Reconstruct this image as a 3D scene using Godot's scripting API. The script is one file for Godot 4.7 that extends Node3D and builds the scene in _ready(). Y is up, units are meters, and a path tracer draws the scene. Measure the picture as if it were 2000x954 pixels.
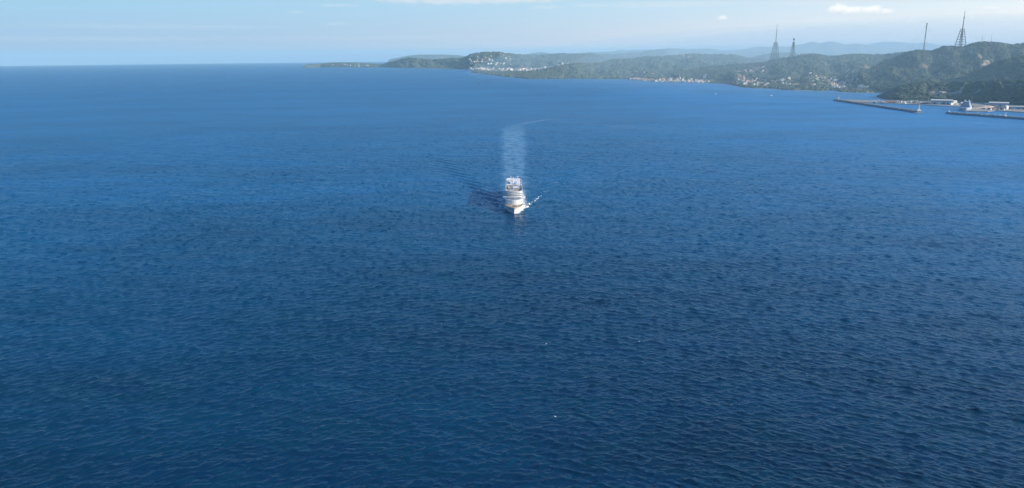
extends Node3D
# Open sea with a cruise ship, seen from the air; hills, towns and a small harbour along the coast on the right.
# Metres, y up, the camera stands over the origin and looks along -z. The sea is curved like the earth.
const CAM_HEIGHT := 240.0
const EARTH := 7.4e6
const SUN_AZIMUTH := 105.0      # degrees clockwise from the viewing direction
const SUN_HEIGHT := 22.0
const BOW := Vector3(4.0, 0.0, -1128.0)
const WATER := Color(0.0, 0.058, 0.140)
const WATER_SHINE := 0.30
const WAVE_HEIGHT := 0.255       # metres, root mean square
const FAR_ROUGHNESS := 0.40
const RIPPLE_HEIGHT := 0.085
var rng := RandomNumberGenerator.new()
var mat := {}
var taken := {}
var hills := {}

func _ready():
	rng.seed = 20240611
	make_camera()
	make_sky()
	make_sun()
	make_materials()
	make_sea()
	make_land()
	make_haze()
	make_cruise_ship()
	make_foam()
	make_harbour()
	make_towers()
	make_houses()
	make_forests()
	make_boats()
	make_gulls()

# ---------------------------------------------------------------- camera, sky, sun
func make_camera():
	var cam := Camera3D.new()
	cam.name = "camera"
	cam.position = Vector3(0, CAM_HEIGHT, 0)
	cam.rotation_degrees = Vector3(-14.349, 0, -0.46)
	cam.fov = 36.419
	cam.near = 1.0
	cam.far = 160000.0
	add_child(cam)
	cam.make_current()

func sun_dir() -> Vector3:      # towards the sun
	var a := deg_to_rad(SUN_AZIMUTH)
	var e := deg_to_rad(SUN_HEIGHT)
	return Vector3(sin(a) * cos(e), sin(e), -cos(a) * cos(e))

func sky_color(d: Vector3, sd: Vector3) -> Color:
	if d.y < 0.0:                         # the strip of air between the level and the dipped sea horizon
		return Color(0.37, 0.525, 0.735)
	var y := d.y
	var c := Vector3(0.38, 0.54, 0.74).lerp(Vector3(0.37, 0.64, 0.85), smoothstep(0.0, 0.07, y))
	c = c.lerp(Vector3(0.055, 0.36, 0.88), smoothstep(0.062, 0.18, y))
	c = c.lerp(Vector3(0.02, 0.135, 0.45), smoothstep(0.25, 0.85, y))
	var cs := d.dot(sd)
	var side := clampf(0.5 + 0.5 * cs, 0, 1)
	c += Vector3(0.80, 0.38, -0.14) * pow(side, 2.0) * exp(-y / 0.045)
	c += Vector3(2.4, 1.55, 0.80) * pow(side, 2.6) * exp(-y / 0.06)
	c += Vector3(0.85, 1.0, 1.05) * pow(side, 2.6) * exp(-y / 0.6) * smoothstep(0.0, 0.3, y)
	c += Vector3(0.20, 0.20, 0.18) * pow(side, 2.6) * exp(-y / 0.2)
	c += Vector3(0.9, 0.8, 0.62) * pow(maxf(cs, 0.0), 40.0) * 0.8
	return Color(c.x, c.y, c.z)

func make_sky():
	var sd := sun_dir()
	var w := 512
	var h := 256
	var pad := 8                          # columns that repeat at both ends, so that no seam shows
	var im := Image.create(w + 2 * pad, h, false, Image.FORMAT_RGBF)
	for j in h:
		var el := PI * (0.5 - (j + 0.5) / h)
		for i in w + 2 * pad:
			var az := (i - pad + 0.5) / w * TAU       # column 0 lies along -z
			im.set_pixel(i, j, sky_color(Vector3(sin(az) * cos(el), sin(el), -cos(az) * cos(el)), sd))
	w = 4096
	h = 2048
	im.resize(w + 2 * pad * 8, h, Image.INTERPOLATE_CUBIC)
	im = im.get_region(Rect2i(pad * 8, 0, w, h))
	# small fair-weather clouds low in the sky: bearing, elevation, half width, half height (degrees), thickness
	var puffs := [[23.0, 2.74, 0.75, 0.36, 1.0], [23.8, 2.62, 0.85, 0.34, 1.0], [25.0, 2.62, 0.7, 0.32, 1.0], [25.7, 2.52, 0.65, 0.24, 0.9],
		[15.3, 2.36, 0.38, 0.17, 0.8], [31.75, 2.54, 0.5, 0.09, 0.7], [34.5, 2.9, 1.2, 0.2, 0.8], [-15.5, 3.0, 0.6, 0.06, 0.25]]
	var veils := [[-4.0, 3.95, 6.2, 0.36, 0.75], [1.5, 3.9, 3.0, 0.22, 0.6], [2.8, 3.33, 1.3, 0.10, 0.45], [6.0, 3.45, 1.5, 0.10, 0.4], [-12.4, 3.5, 1.5, 0.10, 0.3],
		[-12.7, 2.25, 0.9, 0.10, 0.25], [14.0, 2.1, 2.0, 0.10, 0.25], [12.0, 3.4, 5.0, 0.2, 0.4], [25.0, 3.3, 7.0, 0.25, 0.5], [29.0, 2.2, 5.0, 0.3, 0.3], [20.0, 1.6, 6.0, 0.3, 0.25],
		[-24.0, 2.0, 9.0, 0.16, 0.16], [-28.0, 1.2, 8.0, 0.14, 0.2], [-10.0, 1.25, 10.0, 0.14, 0.15]]
	var nz := FastNoiseLite.new()
	nz.seed = 3
	nz.frequency = 1.0
	nz.fractal_octaves = 4
	for j in range(int(h * (0.5 - 9.0 / 180.0)), int(h * 0.5)):
		var el := 180.0 * (0.5 - (j + 0.5) / h)
		for i in range(-512, 512):
			var az := (i + 0.5) / w * 360.0
			var c := im.get_pixel(posmod(i, w), j)
			var rough := nz.get_noise_2d(az * 2.6, el * 5.2)
			for p in veils:
				var q := pow((az - p[0]) / p[2], 2.0) + pow((el - p[1]) / p[3], 2.0)
				if q < 2.5:
					var a: float = p[4] * smoothstep(1.5, 0.1, q + 0.9 * nz.get_noise_2d(az * 0.8, el * 5.0 + 40.0) + 0.3 * rough)
					c = c.lerp(Color(0.80, 0.86, 0.90), a)
			var dens := 0.0
			var top := 0.0
			for p in puffs:
				var dy: float = (el - p[1]) / p[3]
				if dy < 0.0:
					dy *= 1.5
				var q := pow((az - p[0]) / p[2], 2.0) + dy * dy
				if q < 3.0:
					var a: float = p[4] * smoothstep(1.35, 0.35, q + 1.0 * rough)
					if a > dens:
						top = dy
					dens = maxf(dens, a)
			if dens > 0.0:
				var lit := clampf(0.62 + 0.5 * top + 0.35 * rough, 0.0, 1.0)
				c = c.lerp(Color(0.70, 0.77, 0.85).lerp(Color(1.25, 1.2, 1.13), lit), dens * 0.92)
			im.set_pixel(posmod(i, w), j, c)
	var pano := PanoramaSkyMaterial.new()
	pano.panorama = ImageTexture.create_from_image(im)
	pano.energy_multiplier = 0.59
	var sky := Sky.new()
	sky.sky_material = pano
	var env := Environment.new()
	env.background_mode = Environment.BG_SKY
	env.sky = sky
	env.tonemap_mode = Environment.TONE_MAPPER_LINEAR
	env.tonemap_exposure = 1.7
	env.sdfgi_enabled = true
	env.ssao_enabled = true
	env.ssil_enabled = true
	env.fog_enabled = true                  # thin sea haze
	env.fog_density = 0.000025
	env.fog_light_color = Color(0.44, 0.75, 0.98).linear_to_srgb()
	env.volumetric_fog_enabled = true       # for the banks of haze over the coast
	env.volumetric_fog_density = 0.0
	var we := WorldEnvironment.new()
	we.name = "environment"
	we.environment = env
	add_child(we)

func make_sun():
	var sun := DirectionalLight3D.new()
	sun.name = "sun"
	sun.light_energy = 1.6
	sun.light_color = Color(1.0, 0.955, 0.88)
	sun.light_angular_distance = 0.5
	sun.shadow_enabled = true
	add_child(sun)
	sun.look_at_from_position(sun_dir() * 1000.0, Vector3.ZERO, Vector3.UP)

# ---------------------------------------------------------------- helpers
func numbered(called: String) -> String:
	var n: int = taken.get(called, 0)
	taken[called] = n + 1
	return called if n == 0 else "%s_%03d" % [called, n]

func thing(called: String, label: String, category: String, at := Vector3.ZERO, turn := 0.0, group := "") -> Node3D:
	var o := Node3D.new()
	o.name = numbered(called)
	add_child(o)
	o.position = at
	o.rotation.y = turn
	tag(o, label, category, group)
	return o

func tag(o: Node, label: String, category: String, group := ""):
	o.set_meta("label", label)
	if category:
		o.set_meta("category", category)
	if group:
		o.set_meta("group", group)

func struct(o: Node, label: String, kind := "structure"):
	o.set_meta("kind", kind)
	o.set_meta("label", label)

func shape() -> SurfaceTool:
	var st := SurfaceTool.new()
	st.begin(Mesh.PRIMITIVE_TRIANGLES)
	st.set_smooth_group(-1)
	return st

func obj(called: String, st: SurfaceTool, m: Material, parent: Node = self) -> MeshInstance3D:
	st.generate_normals()
	var o := MeshInstance3D.new()
	o.name = numbered(called) if parent == self else called
	o.mesh = st.commit()
	o.material_override = m
	parent.add_child(o, true)
	return o

func part(called: String, st: SurfaceTool, m: Material, parent: Node, label := "") -> MeshInstance3D:
	var o := obj(called, st, m, parent)
	if label:
		o.set_meta("label", label)
	return o

func tri(st: SurfaceTool, a: Vector3, b: Vector3, c: Vector3, inside: Vector3):
	# one face, turned away from a point inside the body
	if (c - a).cross(b - a).dot((a + b + c) / 3.0 - inside) < 0.0:
		var t := b
		b = c
		c = t
	st.add_vertex(a)
	st.add_vertex(b)
	st.add_vertex(c)

func quad(st: SurfaceTool, a: Vector3, b: Vector3, c: Vector3, d: Vector3, inside: Vector3):
	tri(st, a, b, c, inside)
	tri(st, a, c, d, inside)

func box(st: SurfaceTool, at: Vector3, size: Vector3, turn := 0.0, top := 1.0):
	# stands on its base; top scales the upper face
	var b := Basis(Vector3.UP, turn)
	var p := []
	for y in [0.0, 1.0]:
		var k := lerpf(1.0, top, y)
		for s in [[-1, -1], [1, -1], [1, 1], [-1, 1]]:
			p.append(at + b * Vector3(s[0] * size.x * 0.5 * k, y * size.y, s[1] * size.z * 0.5 * k))
	var c := at + Vector3(0, size.y * 0.5, 0)
	quad(st, p[0], p[1], p[2], p[3], c)
	quad(st, p[4], p[5], p[6], p[7], c)
	for i in 4:
		quad(st, p[i], p[(i + 1) % 4], p[4 + (i + 1) % 4], p[4 + i], c)

func tube(st: SurfaceTool, a: Vector3, b: Vector3, ra: float, rb: float, n := 6):
	var d := (b - a).normalized()
	var u := d.cross(Vector3.UP if absf(d.y) < 0.9 else Vector3.RIGHT).normalized()
	var w := d.cross(u)
	var mid := (a + b) * 0.5
	for i in n:
		var t0 := TAU * i / n
		var t1 := TAU * (i + 1) / n
		var e0 := u * cos(t0) + w * sin(t0)
		var e1 := u * cos(t1) + w * sin(t1)
		quad(st, a + e0 * ra, a + e1 * ra, b + e1 * rb, b + e0 * rb, mid)
		tri(st, a, a + e0 * ra, a + e1 * ra, mid)
		tri(st, b, b + e0 * rb, b + e1 * rb, mid)

func slab(st: SurfaceTool, plan: PackedVector2Array, y0: float, y1: float):
	# a plan (x, z) raised from y0 to y1
	var mid := Vector2.ZERO
	for p in plan:
		mid += p / plan.size()
	var c := Vector3(mid.x, (y0 + y1) * 0.5, mid.y)
	var n := plan.size()
	for i in n:
		var p := plan[i]
		var q := plan[(i + 1) % n]
		var ins := Vector3(c.x, c.y, (p.y + q.y) * 0.5) if absf(p.x - q.x) < absf(p.y - q.y) else c
		quad(st, Vector3(p.x, y0, p.y), Vector3(q.x, y0, q.y), Vector3(q.x, y1, q.y), Vector3(p.x, y1, p.y), ins)
	var ix := Geometry2D.triangulate_polygon(plan)
	for k in range(0, ix.size(), 3):
		var a := plan[ix[k]]
		var b := plan[ix[k + 1]]
		var d := plan[ix[k + 2]]
		for y in [y0, y1]:
			tri(st, Vector3(a.x, y, a.y), Vector3(b.x, y, b.y), Vector3(d.x, y, d.y), Vector3(a.x, (y0 + y1) * 0.5, a.y))

func ring(st: SurfaceTool, plan: PackedVector2Array, thick: float, y0: float, y1: float):
	# a wall of that thickness along the inside of a plan
	var n := plan.size()
	var mid := Vector2.ZERO
	for p in plan:
		mid += p / n
	var inner := PackedVector2Array()
	for i in n:
		var t := (plan[(i + 1) % n] - plan[(i + n - 1) % n]).normalized()
		var nn := Vector2(-t.y, t.x)
		if nn.dot(mid - plan[i]) < 0.0:
			nn = -nn
		inner.append(plan[i] + nn * thick)
	for i in n:
		var k := (i + 1) % n
		var c := (plan[i] + plan[k] + inner[i] + inner[k]) / 4.0
		var ins := Vector3(c.x, (y0 + y1) * 0.5, c.y)
		var o0 := Vector3(plan[i].x, y0, plan[i].y)
		var o1 := Vector3(plan[k].x, y0, plan[k].y)
		var i0 := Vector3(inner[i].x, y0, inner[i].y)
		var i1 := Vector3(inner[k].x, y0, inner[k].y)
		var up := Vector3(0, y1 - y0, 0)
		quad(st, o0, o1, o1 + up, o0 + up, ins)
		quad(st, i0, i1, i1 + up, i0 + up, ins)
		quad(st, o0 + up, o1 + up, i1 + up, i0 + up, ins)
		quad(st, o0, o1, i1, i0, ins)

func plain(called: String, c: Color, rough := 0.7, metal := 0.0) -> StandardMaterial3D:
	# c is the linear base colour
	var m := StandardMaterial3D.new()
	m.resource_name = called
	m.albedo_color = c.linear_to_srgb()
	m.roughness = rough
	m.metallic = metal
	mat[called] = m
	return m

func make_materials():
	plain("white_paint", Color(0.58, 0.58, 0.575), 0.4)
	plain("cream_paint", Color(0.72, 0.66, 0.55), 0.6)
	plain("teak", Color(0.32, 0.22, 0.14), 0.7)
	plain("dark_glass", Color(0.02, 0.035, 0.06), 0.12)
	plain("navy", Color(0.012, 0.035, 0.12), 0.3)
	plain("pool_water", Color(0.12, 0.32, 0.42), 0.15)
	plain("deck_grey", Color(0.52, 0.54, 0.56), 0.7)
	plain("steel", Color(0.12, 0.12, 0.13), 0.5)
	plain("mast_steel", Color(0.035, 0.04, 0.05), 0.6)
	plain("mast_light", Color(0.35, 0.36, 0.38), 0.6)
	plain("rust", Color(0.22, 0.09, 0.04), 0.8)
	plain("orange", Color(0.75, 0.22, 0.04), 0.5)
	plain("stone", Color(0.25, 0.25, 0.245), 0.95)
	plain("pale_stone", Color(0.38, 0.36, 0.33), 0.95)
	plain("concrete", Color(0.20, 0.195, 0.185), 0.9)
	plain("sand", Color(0.46, 0.37, 0.27), 0.95)
	plain("shed_wall", Color(0.30, 0.34, 0.38), 0.7)
	plain("ship_grey", Color(0.33, 0.38, 0.44), 0.5)
	plain("white_wall", Color(0.62, 0.59, 0.55), 0.8)
	plain("cream_wall", Color(0.54, 0.46, 0.37), 0.8)
	plain("pink_wall", Color(0.50, 0.35, 0.29), 0.8)
	plain("pale_roof", Color(0.50, 0.48, 0.45), 0.7)
	plain("tile_roof", Color(0.36, 0.17, 0.10), 0.85)
	plain("grey_roof", Color(0.40, 0.39, 0.38), 0.8)
	plain("gull_white", Color(0.85, 0.85, 0.84), 0.8)
	plain("gull_grey", Color(0.45, 0.47, 0.50), 0.8)
	plain("beak", Color(0.7, 0.4, 0.05), 0.6)
	var t := StandardMaterial3D.new()
	t.resource_name = "terrain"
	t.vertex_color_use_as_albedo = true
	t.roughness = 0.95
	t.metallic_specular = 0.2
	mat["terrain"] = t
	var f := t.duplicate()
	f.resource_name = "foliage"
	mat["foliage"] = f
	var w := StandardMaterial3D.new()
	w.resource_name = "foam"
	w.vertex_color_use_as_albedo = true
	w.transparency = BaseMaterial3D.TRANSPARENCY_ALPHA
	w.roughness = 0.9
	mat["foam"] = w

# ---------------------------------------------------------------- sea
func drop(x: float, z: float) -> float:
	return -(x * x + z * z) / (2.0 * EARTH)

const WAVE_TILE := 512.0
var tw_c := PackedFloat32Array()
var tw_s := PackedFloat32Array()
var swell := FastNoiseLite.new()
var patchy := FastNoiseLite.new()
var long_n := 512
var long_h := PackedFloat32Array()      # heights of the longer wind waves
var long_d := PackedFloat32Array()      # and how far their crests lean forward

func fft_line(re: PackedFloat32Array, im: PackedFloat32Array, n: int, base: int, stride: int):
	var a := PackedFloat32Array()
	var b := PackedFloat32Array()
	a.resize(n)
	b.resize(n)
	var j := 0
	for i in n:
		a[i] = re[base + j * stride]
		b[i] = im[base + j * stride]
		var m := n >> 1
		while m >= 1 and (j & m):
			j ^= m
			m >>= 1
		j |= m
	var size := 2
	while size <= n:
		var half := size >> 1
		var step := n / size
		for k in half:
			var wc := tw_c[k * step]
			var ws := tw_s[k * step]
			var p := k
			while p < n:
				var q := p + half
				var xr := a[q] * wc - b[q] * ws
				var xi := a[q] * ws + b[q] * wc
				a[q] = a[p] - xr
				b[q] = b[p] - xi
				a[p] += xr
				b[p] += xi
				p += size
		size <<= 1
	for i in n:
		re[base + i * stride] = a[i]
		im[base + i * stride] = b[i]

func wave_field(n: int, shortest: float, longest: float, seed_: int) -> Array:
	# wind waves of many lengths and directions, summed by a Fourier transform: heights and their quadrature
	var fr := PackedFloat32Array()
	var fi := PackedFloat32Array()
	tw_c.resize(n / 2)
	tw_s.resize(n / 2)
	for k in n / 2:
		tw_c[k] = cos(TAU * k / n)
		tw_s[k] = sin(TAU * k / n)
	fr.resize(n * n)
	fi.resize(n * n)
	fr.fill(0)
	fi.fill(0)
	var dk := TAU / WAVE_TILE
	var kp := TAU / 11.0
	var r := RandomNumberGenerator.new()
	r.seed = seed_
	for j in n / 2:                     # waves that run towards +v only
		for i in n:
			var ii := i if i < n / 2 else i - n
			var kx := ii * dk
			var ky := j * dk
			var k := sqrt(kx * kx + ky * ky)
			if k < TAU / longest or k > TAU / shortest:
				continue
			var c1 := ky / k
			var c2 := maxf(0.0, kx * 0.68 + ky * 0.73) / k
			var s := pow(k, -3.75) * exp(-1.0 * pow(kp / k, 3.0))
			var spread := pow(c1, 6.0) + 0.5 * pow(c2, 10.0) + 0.12 * c1
			var amp := sqrt(s * spread)
			fr[j * n + i] = r.randfn() * amp
			fi[j * n + i] = r.randfn() * amp
	for j in n / 2:
		fft_line(fr, fi, n, j * n, 1)
	for i in n:
		fft_line(fr, fi, n, i, n)
	var sum := 0.0
	for i in range(0, n * n, 7):
		sum += fr[i] * fr[i]
	return [fr, fi, sqrt(sum / (n * n / 7.0))]

func make_long_waves(height: float):
	var f := wave_field(long_n, 4.2, 75.0, 77)
	long_h = f[0]
	long_d = f[1]
	for i in long_h.size():
		var q: float = long_h[i] / f[2]
		long_h[i] = (q + 0.16 * q * q) * height
		long_d[i] = long_d[i] / f[2] * height

func wave_normal_map(height: float) -> ImageTexture:
	var n := 1024
	var f := wave_field(n, 1.15, 4.6, 78)
	var h: PackedFloat32Array = f[0]
	for i in n * n:                  # crests sharper than troughs
		var q: float = h[i] / f[2]
		h[i] = (q + 0.30 * q * q) * height
	var out := PackedFloat32Array()
	out.resize(n * n * 3)
	var inv := 0.5 * n / WAVE_TILE
	for j in n:
		var up := ((j + n - 1) % n) * n
		var dn := ((j + 1) % n) * n
		for i in n:
			var dx := (h[j * n + (i + 1) % n] - h[j * n + (i + n - 1) % n]) * inv
			var dy := (h[dn + i] - h[up + i]) * inv
			var l := 0.5 / sqrt(1.0 + dx * dx + dy * dy)
			var o := (j * n + i) * 3
			out[o] = 0.5 - dx * l
			out[o + 1] = 0.5 + dy * l
			out[o + 2] = 0.5 + l
	return ImageTexture.create_from_image(Image.create_from_data(n, n, false, Image.FORMAT_RGBF, out.to_byte_array()))

func wake_wave(x: float, z: float) -> float:
	# the ship's bow waves: two arms of short oblique crests
	var s := BOW.z - 2.0 - z               # metres astern of the bow
	if s < 0.0 or s > 700.0:
		return 0.0
	var dx := absf(x - BOW.x)
	var mid := s * 0.272 + 6.0 * (1.0 - exp(-s / 18.0))
	var width := 5.0 + s * 0.045
	var off := (dx - mid) / width
	if absf(off) > 3.0:
		return 0.0
	var env := exp(-off * off) * exp(-s / 420.0) * smoothstep(0.0, 25.0, s)
	var phase := (s * 0.62 - dx * 0.78) * TAU / 21.0
	return 2.2 * env * sin(phase) + 0.6 * exp(-pow((dx - mid) / 3.0, 2.0)) * exp(-s / 120.0)

func sea_uv(x: float, z: float) -> Vector2:
	# the wind waves swing round a little from one side of the bay to the other
	var bend := 150.0 * log(cosh(clampf(x / 260.0, -12.0, 12.0)))
	return Vector2(x + 30.0 * sin(z / 410.0), z - bend + 24.0 * sin(x / 330.0 + 1.0)) / WAVE_TILE

func sea_height(x: float, z: float) -> float:
	# the slower shapes of the surface: swell and the ship's own waves
	var d2 := x * x + z * z
	if d2 > 3500.0 * 3500.0:
		return 0.0
	var fade := 1.0 - smoothstep(1800.0, 3400.0, sqrt(d2))
	return wake_wave(x, z) + fade * 0.5 * swell.get_noise_2d(x / 90.0 + z / 160.0, z / 38.0 - x / 110.0)

func make_sea():
	swell.seed = 5
	swell.noise_type = FastNoiseLite.TYPE_SIMPLEX_SMOOTH
	swell.frequency = 1.0
	swell.fractal_octaves = 2
	patchy.seed = 9
	patchy.noise_type = FastNoiseLite.TYPE_SIMPLEX_SMOOTH
	patchy.frequency = 1.0
	patchy.fractal_octaves = 3
	make_long_waves(WAVE_HEIGHT)
	# one sheet of rings round the origin, finest in the bay, out past the horizon
	var th: Array[float] = []
	var t := deg_to_rad(-45.0)
	while t < deg_to_rad(45.0):
		th.append(t)
		t += 1.0 / 400.0
	var s := 1.0 / 400.0
	while t < PI - 0.02:
		th.append(t)
		th.push_front(-t)
		s *= 1.25
		t += s
	th.append(PI)
	th.push_front(-PI)
	var rs: Array[float] = [0.5]
	var d := 40.0
	while d < 66000.0:
		rs.append(d)
		if d < 325.0:
			d *= 1.12
		elif d < 3000.0:
			d += d / 420.0
		elif d < 4600.0:
			d += d / 300.0
		else:
			d *= 1.03
	var nx := th.size()
	var nz := rs.size()
	var v := PackedVector3Array()
	var nrm := PackedVector3Array()
	var uv := PackedVector2Array()
	var col := PackedColorArray()
	v.resize(nx * nz)
	nrm.resize(nx * nz)
	uv.resize(nx * nz)
	col.resize(nx * nz)
	var cs := PackedFloat32Array()
	var sn := PackedFloat32Array()
	for a in th:
		cs.append(cos(a))
		sn.append(sin(a))
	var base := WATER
	var milky := Color(0.17, 0.31, 0.43)
	var ln := long_n
	var lm := long_n - 1
	for j in nz:
		d = rs[j]
		var near := d < 4600.0
		var fade := 1.0 - smoothstep(1700.0, 4500.0, d)
		for i in nx:
			var x := sn[i] * d
			var z := -cs[i] * d
			var n := j * nx + i
			var q := sea_uv(x, z)
			uv[n] = q
			var y := -d * d / (2.0 * EARTH)
			var push := 0.0
			if near and cs[i] > 0.6:
				y += sea_height(x, z)
				var fx := q.x * ln
				var fz := q.y * ln
				var ix := floori(fx)
				var iz := floori(fz)
				fx -= ix
				fz -= iz
				var a0 := (ix & lm) + (iz & lm) * ln
				var a1 := ((ix + 1) & lm) + (iz & lm) * ln
				var b0 := (ix & lm) + ((iz + 1) & lm) * ln
				var b1 := ((ix + 1) & lm) + ((iz + 1) & lm) * ln
				y += fade * lerpf(lerpf(long_h[a0], long_h[a1], fx), lerpf(long_h[b0], long_h[b1], fx), fz)
				push = -0.8 * fade * lerpf(lerpf(long_d[a0], long_d[a1], fx), lerpf(long_d[b0], long_d[b1], fx), fz)
			v[n] = Vector3(x, y, z + push)
			# water of slightly differing clarity, foreground shade and far and right-hand sheen painted into its colour, and the milky water that the propellers leave astern
			var c := base * (1.0 + 0.30 * patchy.get_noise_2d(x / 900.0, z / 350.0) + 0.22 * patchy.get_noise_2d(x / 210.0 + 70.0, z / 85.0))
			c *= 1.0 - 0.58 * smoothstep(1250.0, 230.0, sqrt((x - 60.0) * (x - 60.0) * 0.7 + (z + 330.0) * (z + 330.0)))  # lens vignette painted into the water colour, darkest in the near foreground
			c *= 1.0 + 0.35 * smoothstep(900.0, 4500.0, d) + 0.62 * smoothstep(40.0, 1400.0, x)  # painted sheen: base colour lightened with distance and towards the sunward right
			c.a = 1.0
			if z < BOW.z - 60.0 and z > -2750.0 and absf(x) < 70.0:
				var k := BOW.z - z
				var w := (16.5 + 0.011 * k) * (1.0 + 0.32 * patchy.get_noise_2d(z / 60.0, 3.0 + 2.0 * signf(x - BOW.x)))
				w *= sqrt(clampf((z + 2745.0) / 260.0, 0.05, 1.0))
				var off := absf(x - BOW.x - 2.5 * sin(k / 600.0))
				var m := smoothstep(w * 1.6, w * 0.4, off)
				m *= smoothstep(-2745.0, -2300.0, z) * (0.50 + 0.25 * smoothstep(w * 0.5, w * 0.9, off) + 0.9 * patchy.get_noise_2d(x / 34.0, z / 15.0))
				c = c.lerp(milky, clampf(m, 0.0, 1.0) * 0.75)
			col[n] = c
	for j in nz:
		var inner := j > 0 and j < nz - 1 and rs[j] < 4700.0
		for i in nx:
			var n := j * nx + i
			if inner and i > 0 and i < nx - 1:
				nrm[n] = (v[n - nx] - v[n + nx]).cross(v[n + 1] - v[n - 1]).normalized()
			else:
				nrm[n] = Vector3(v[n].x / EARTH, 1, v[n].z / EARTH).normalized()
	# Waves too far off to be modelled singly are roughness of the surface, ring by ring.
	var mesh := ArrayMesh.new()
	var ripples := wave_normal_map(RIPPLE_HEIGHT)
	var steps := 14
	var row := 0
	for k in steps + 1:
		var share := float(k) / steps
		var last := nz - 1
		if k < steps:
			var limit := 420.0 * pow(12.5, (k + 1.0) / steps)
			last = row
			while rs[last] < limit:
				last += 1
		var rows := last - row
		var idx := PackedInt32Array()
		idx.resize(rows * (nx - 1) * 6)
		var o3 := 0
		for j in rows:
			for i in nx - 1:
				var n := j * nx + i
				idx[o3] = n
				idx[o3 + 1] = n + nx
				idx[o3 + 2] = n + 1
				idx[o3 + 3] = n + 1
				idx[o3 + 4] = n + nx
				idx[o3 + 5] = n + nx + 1
				o3 += 6
		var arr := []
		arr.resize(Mesh.ARRAY_MAX)
		arr[Mesh.ARRAY_VERTEX] = v.slice(row * nx, (last + 1) * nx)
		arr[Mesh.ARRAY_NORMAL] = nrm.slice(row * nx, (last + 1) * nx)
		arr[Mesh.ARRAY_TEX_UV] = uv.slice(row * nx, (last + 1) * nx)
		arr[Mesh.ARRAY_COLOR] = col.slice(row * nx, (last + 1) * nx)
		arr[Mesh.ARRAY_INDEX] = idx
		mesh.add_surface_from_arrays(Mesh.PRIMITIVE_TRIANGLES, arr)
		var m := StandardMaterial3D.new()
		m.resource_name = "sea_water"
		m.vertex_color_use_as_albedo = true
		m.roughness = lerpf(0.14, FAR_ROUGHNESS, pow(share, 0.85))
		m.metallic_specular = WATER_SHINE
		m.normal_enabled = true
		m.normal_texture = ripples
		m.normal_scale = lerpf(1.0, 0.5, share)
		mesh.surface_set_material(k, m)
		row = last
	var o := MeshInstance3D.new()
	o.name = "sea"
	o.mesh = mesh
	struct(o, "deep blue rippled open sea reaching to the horizon")
	add_child(o)

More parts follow.
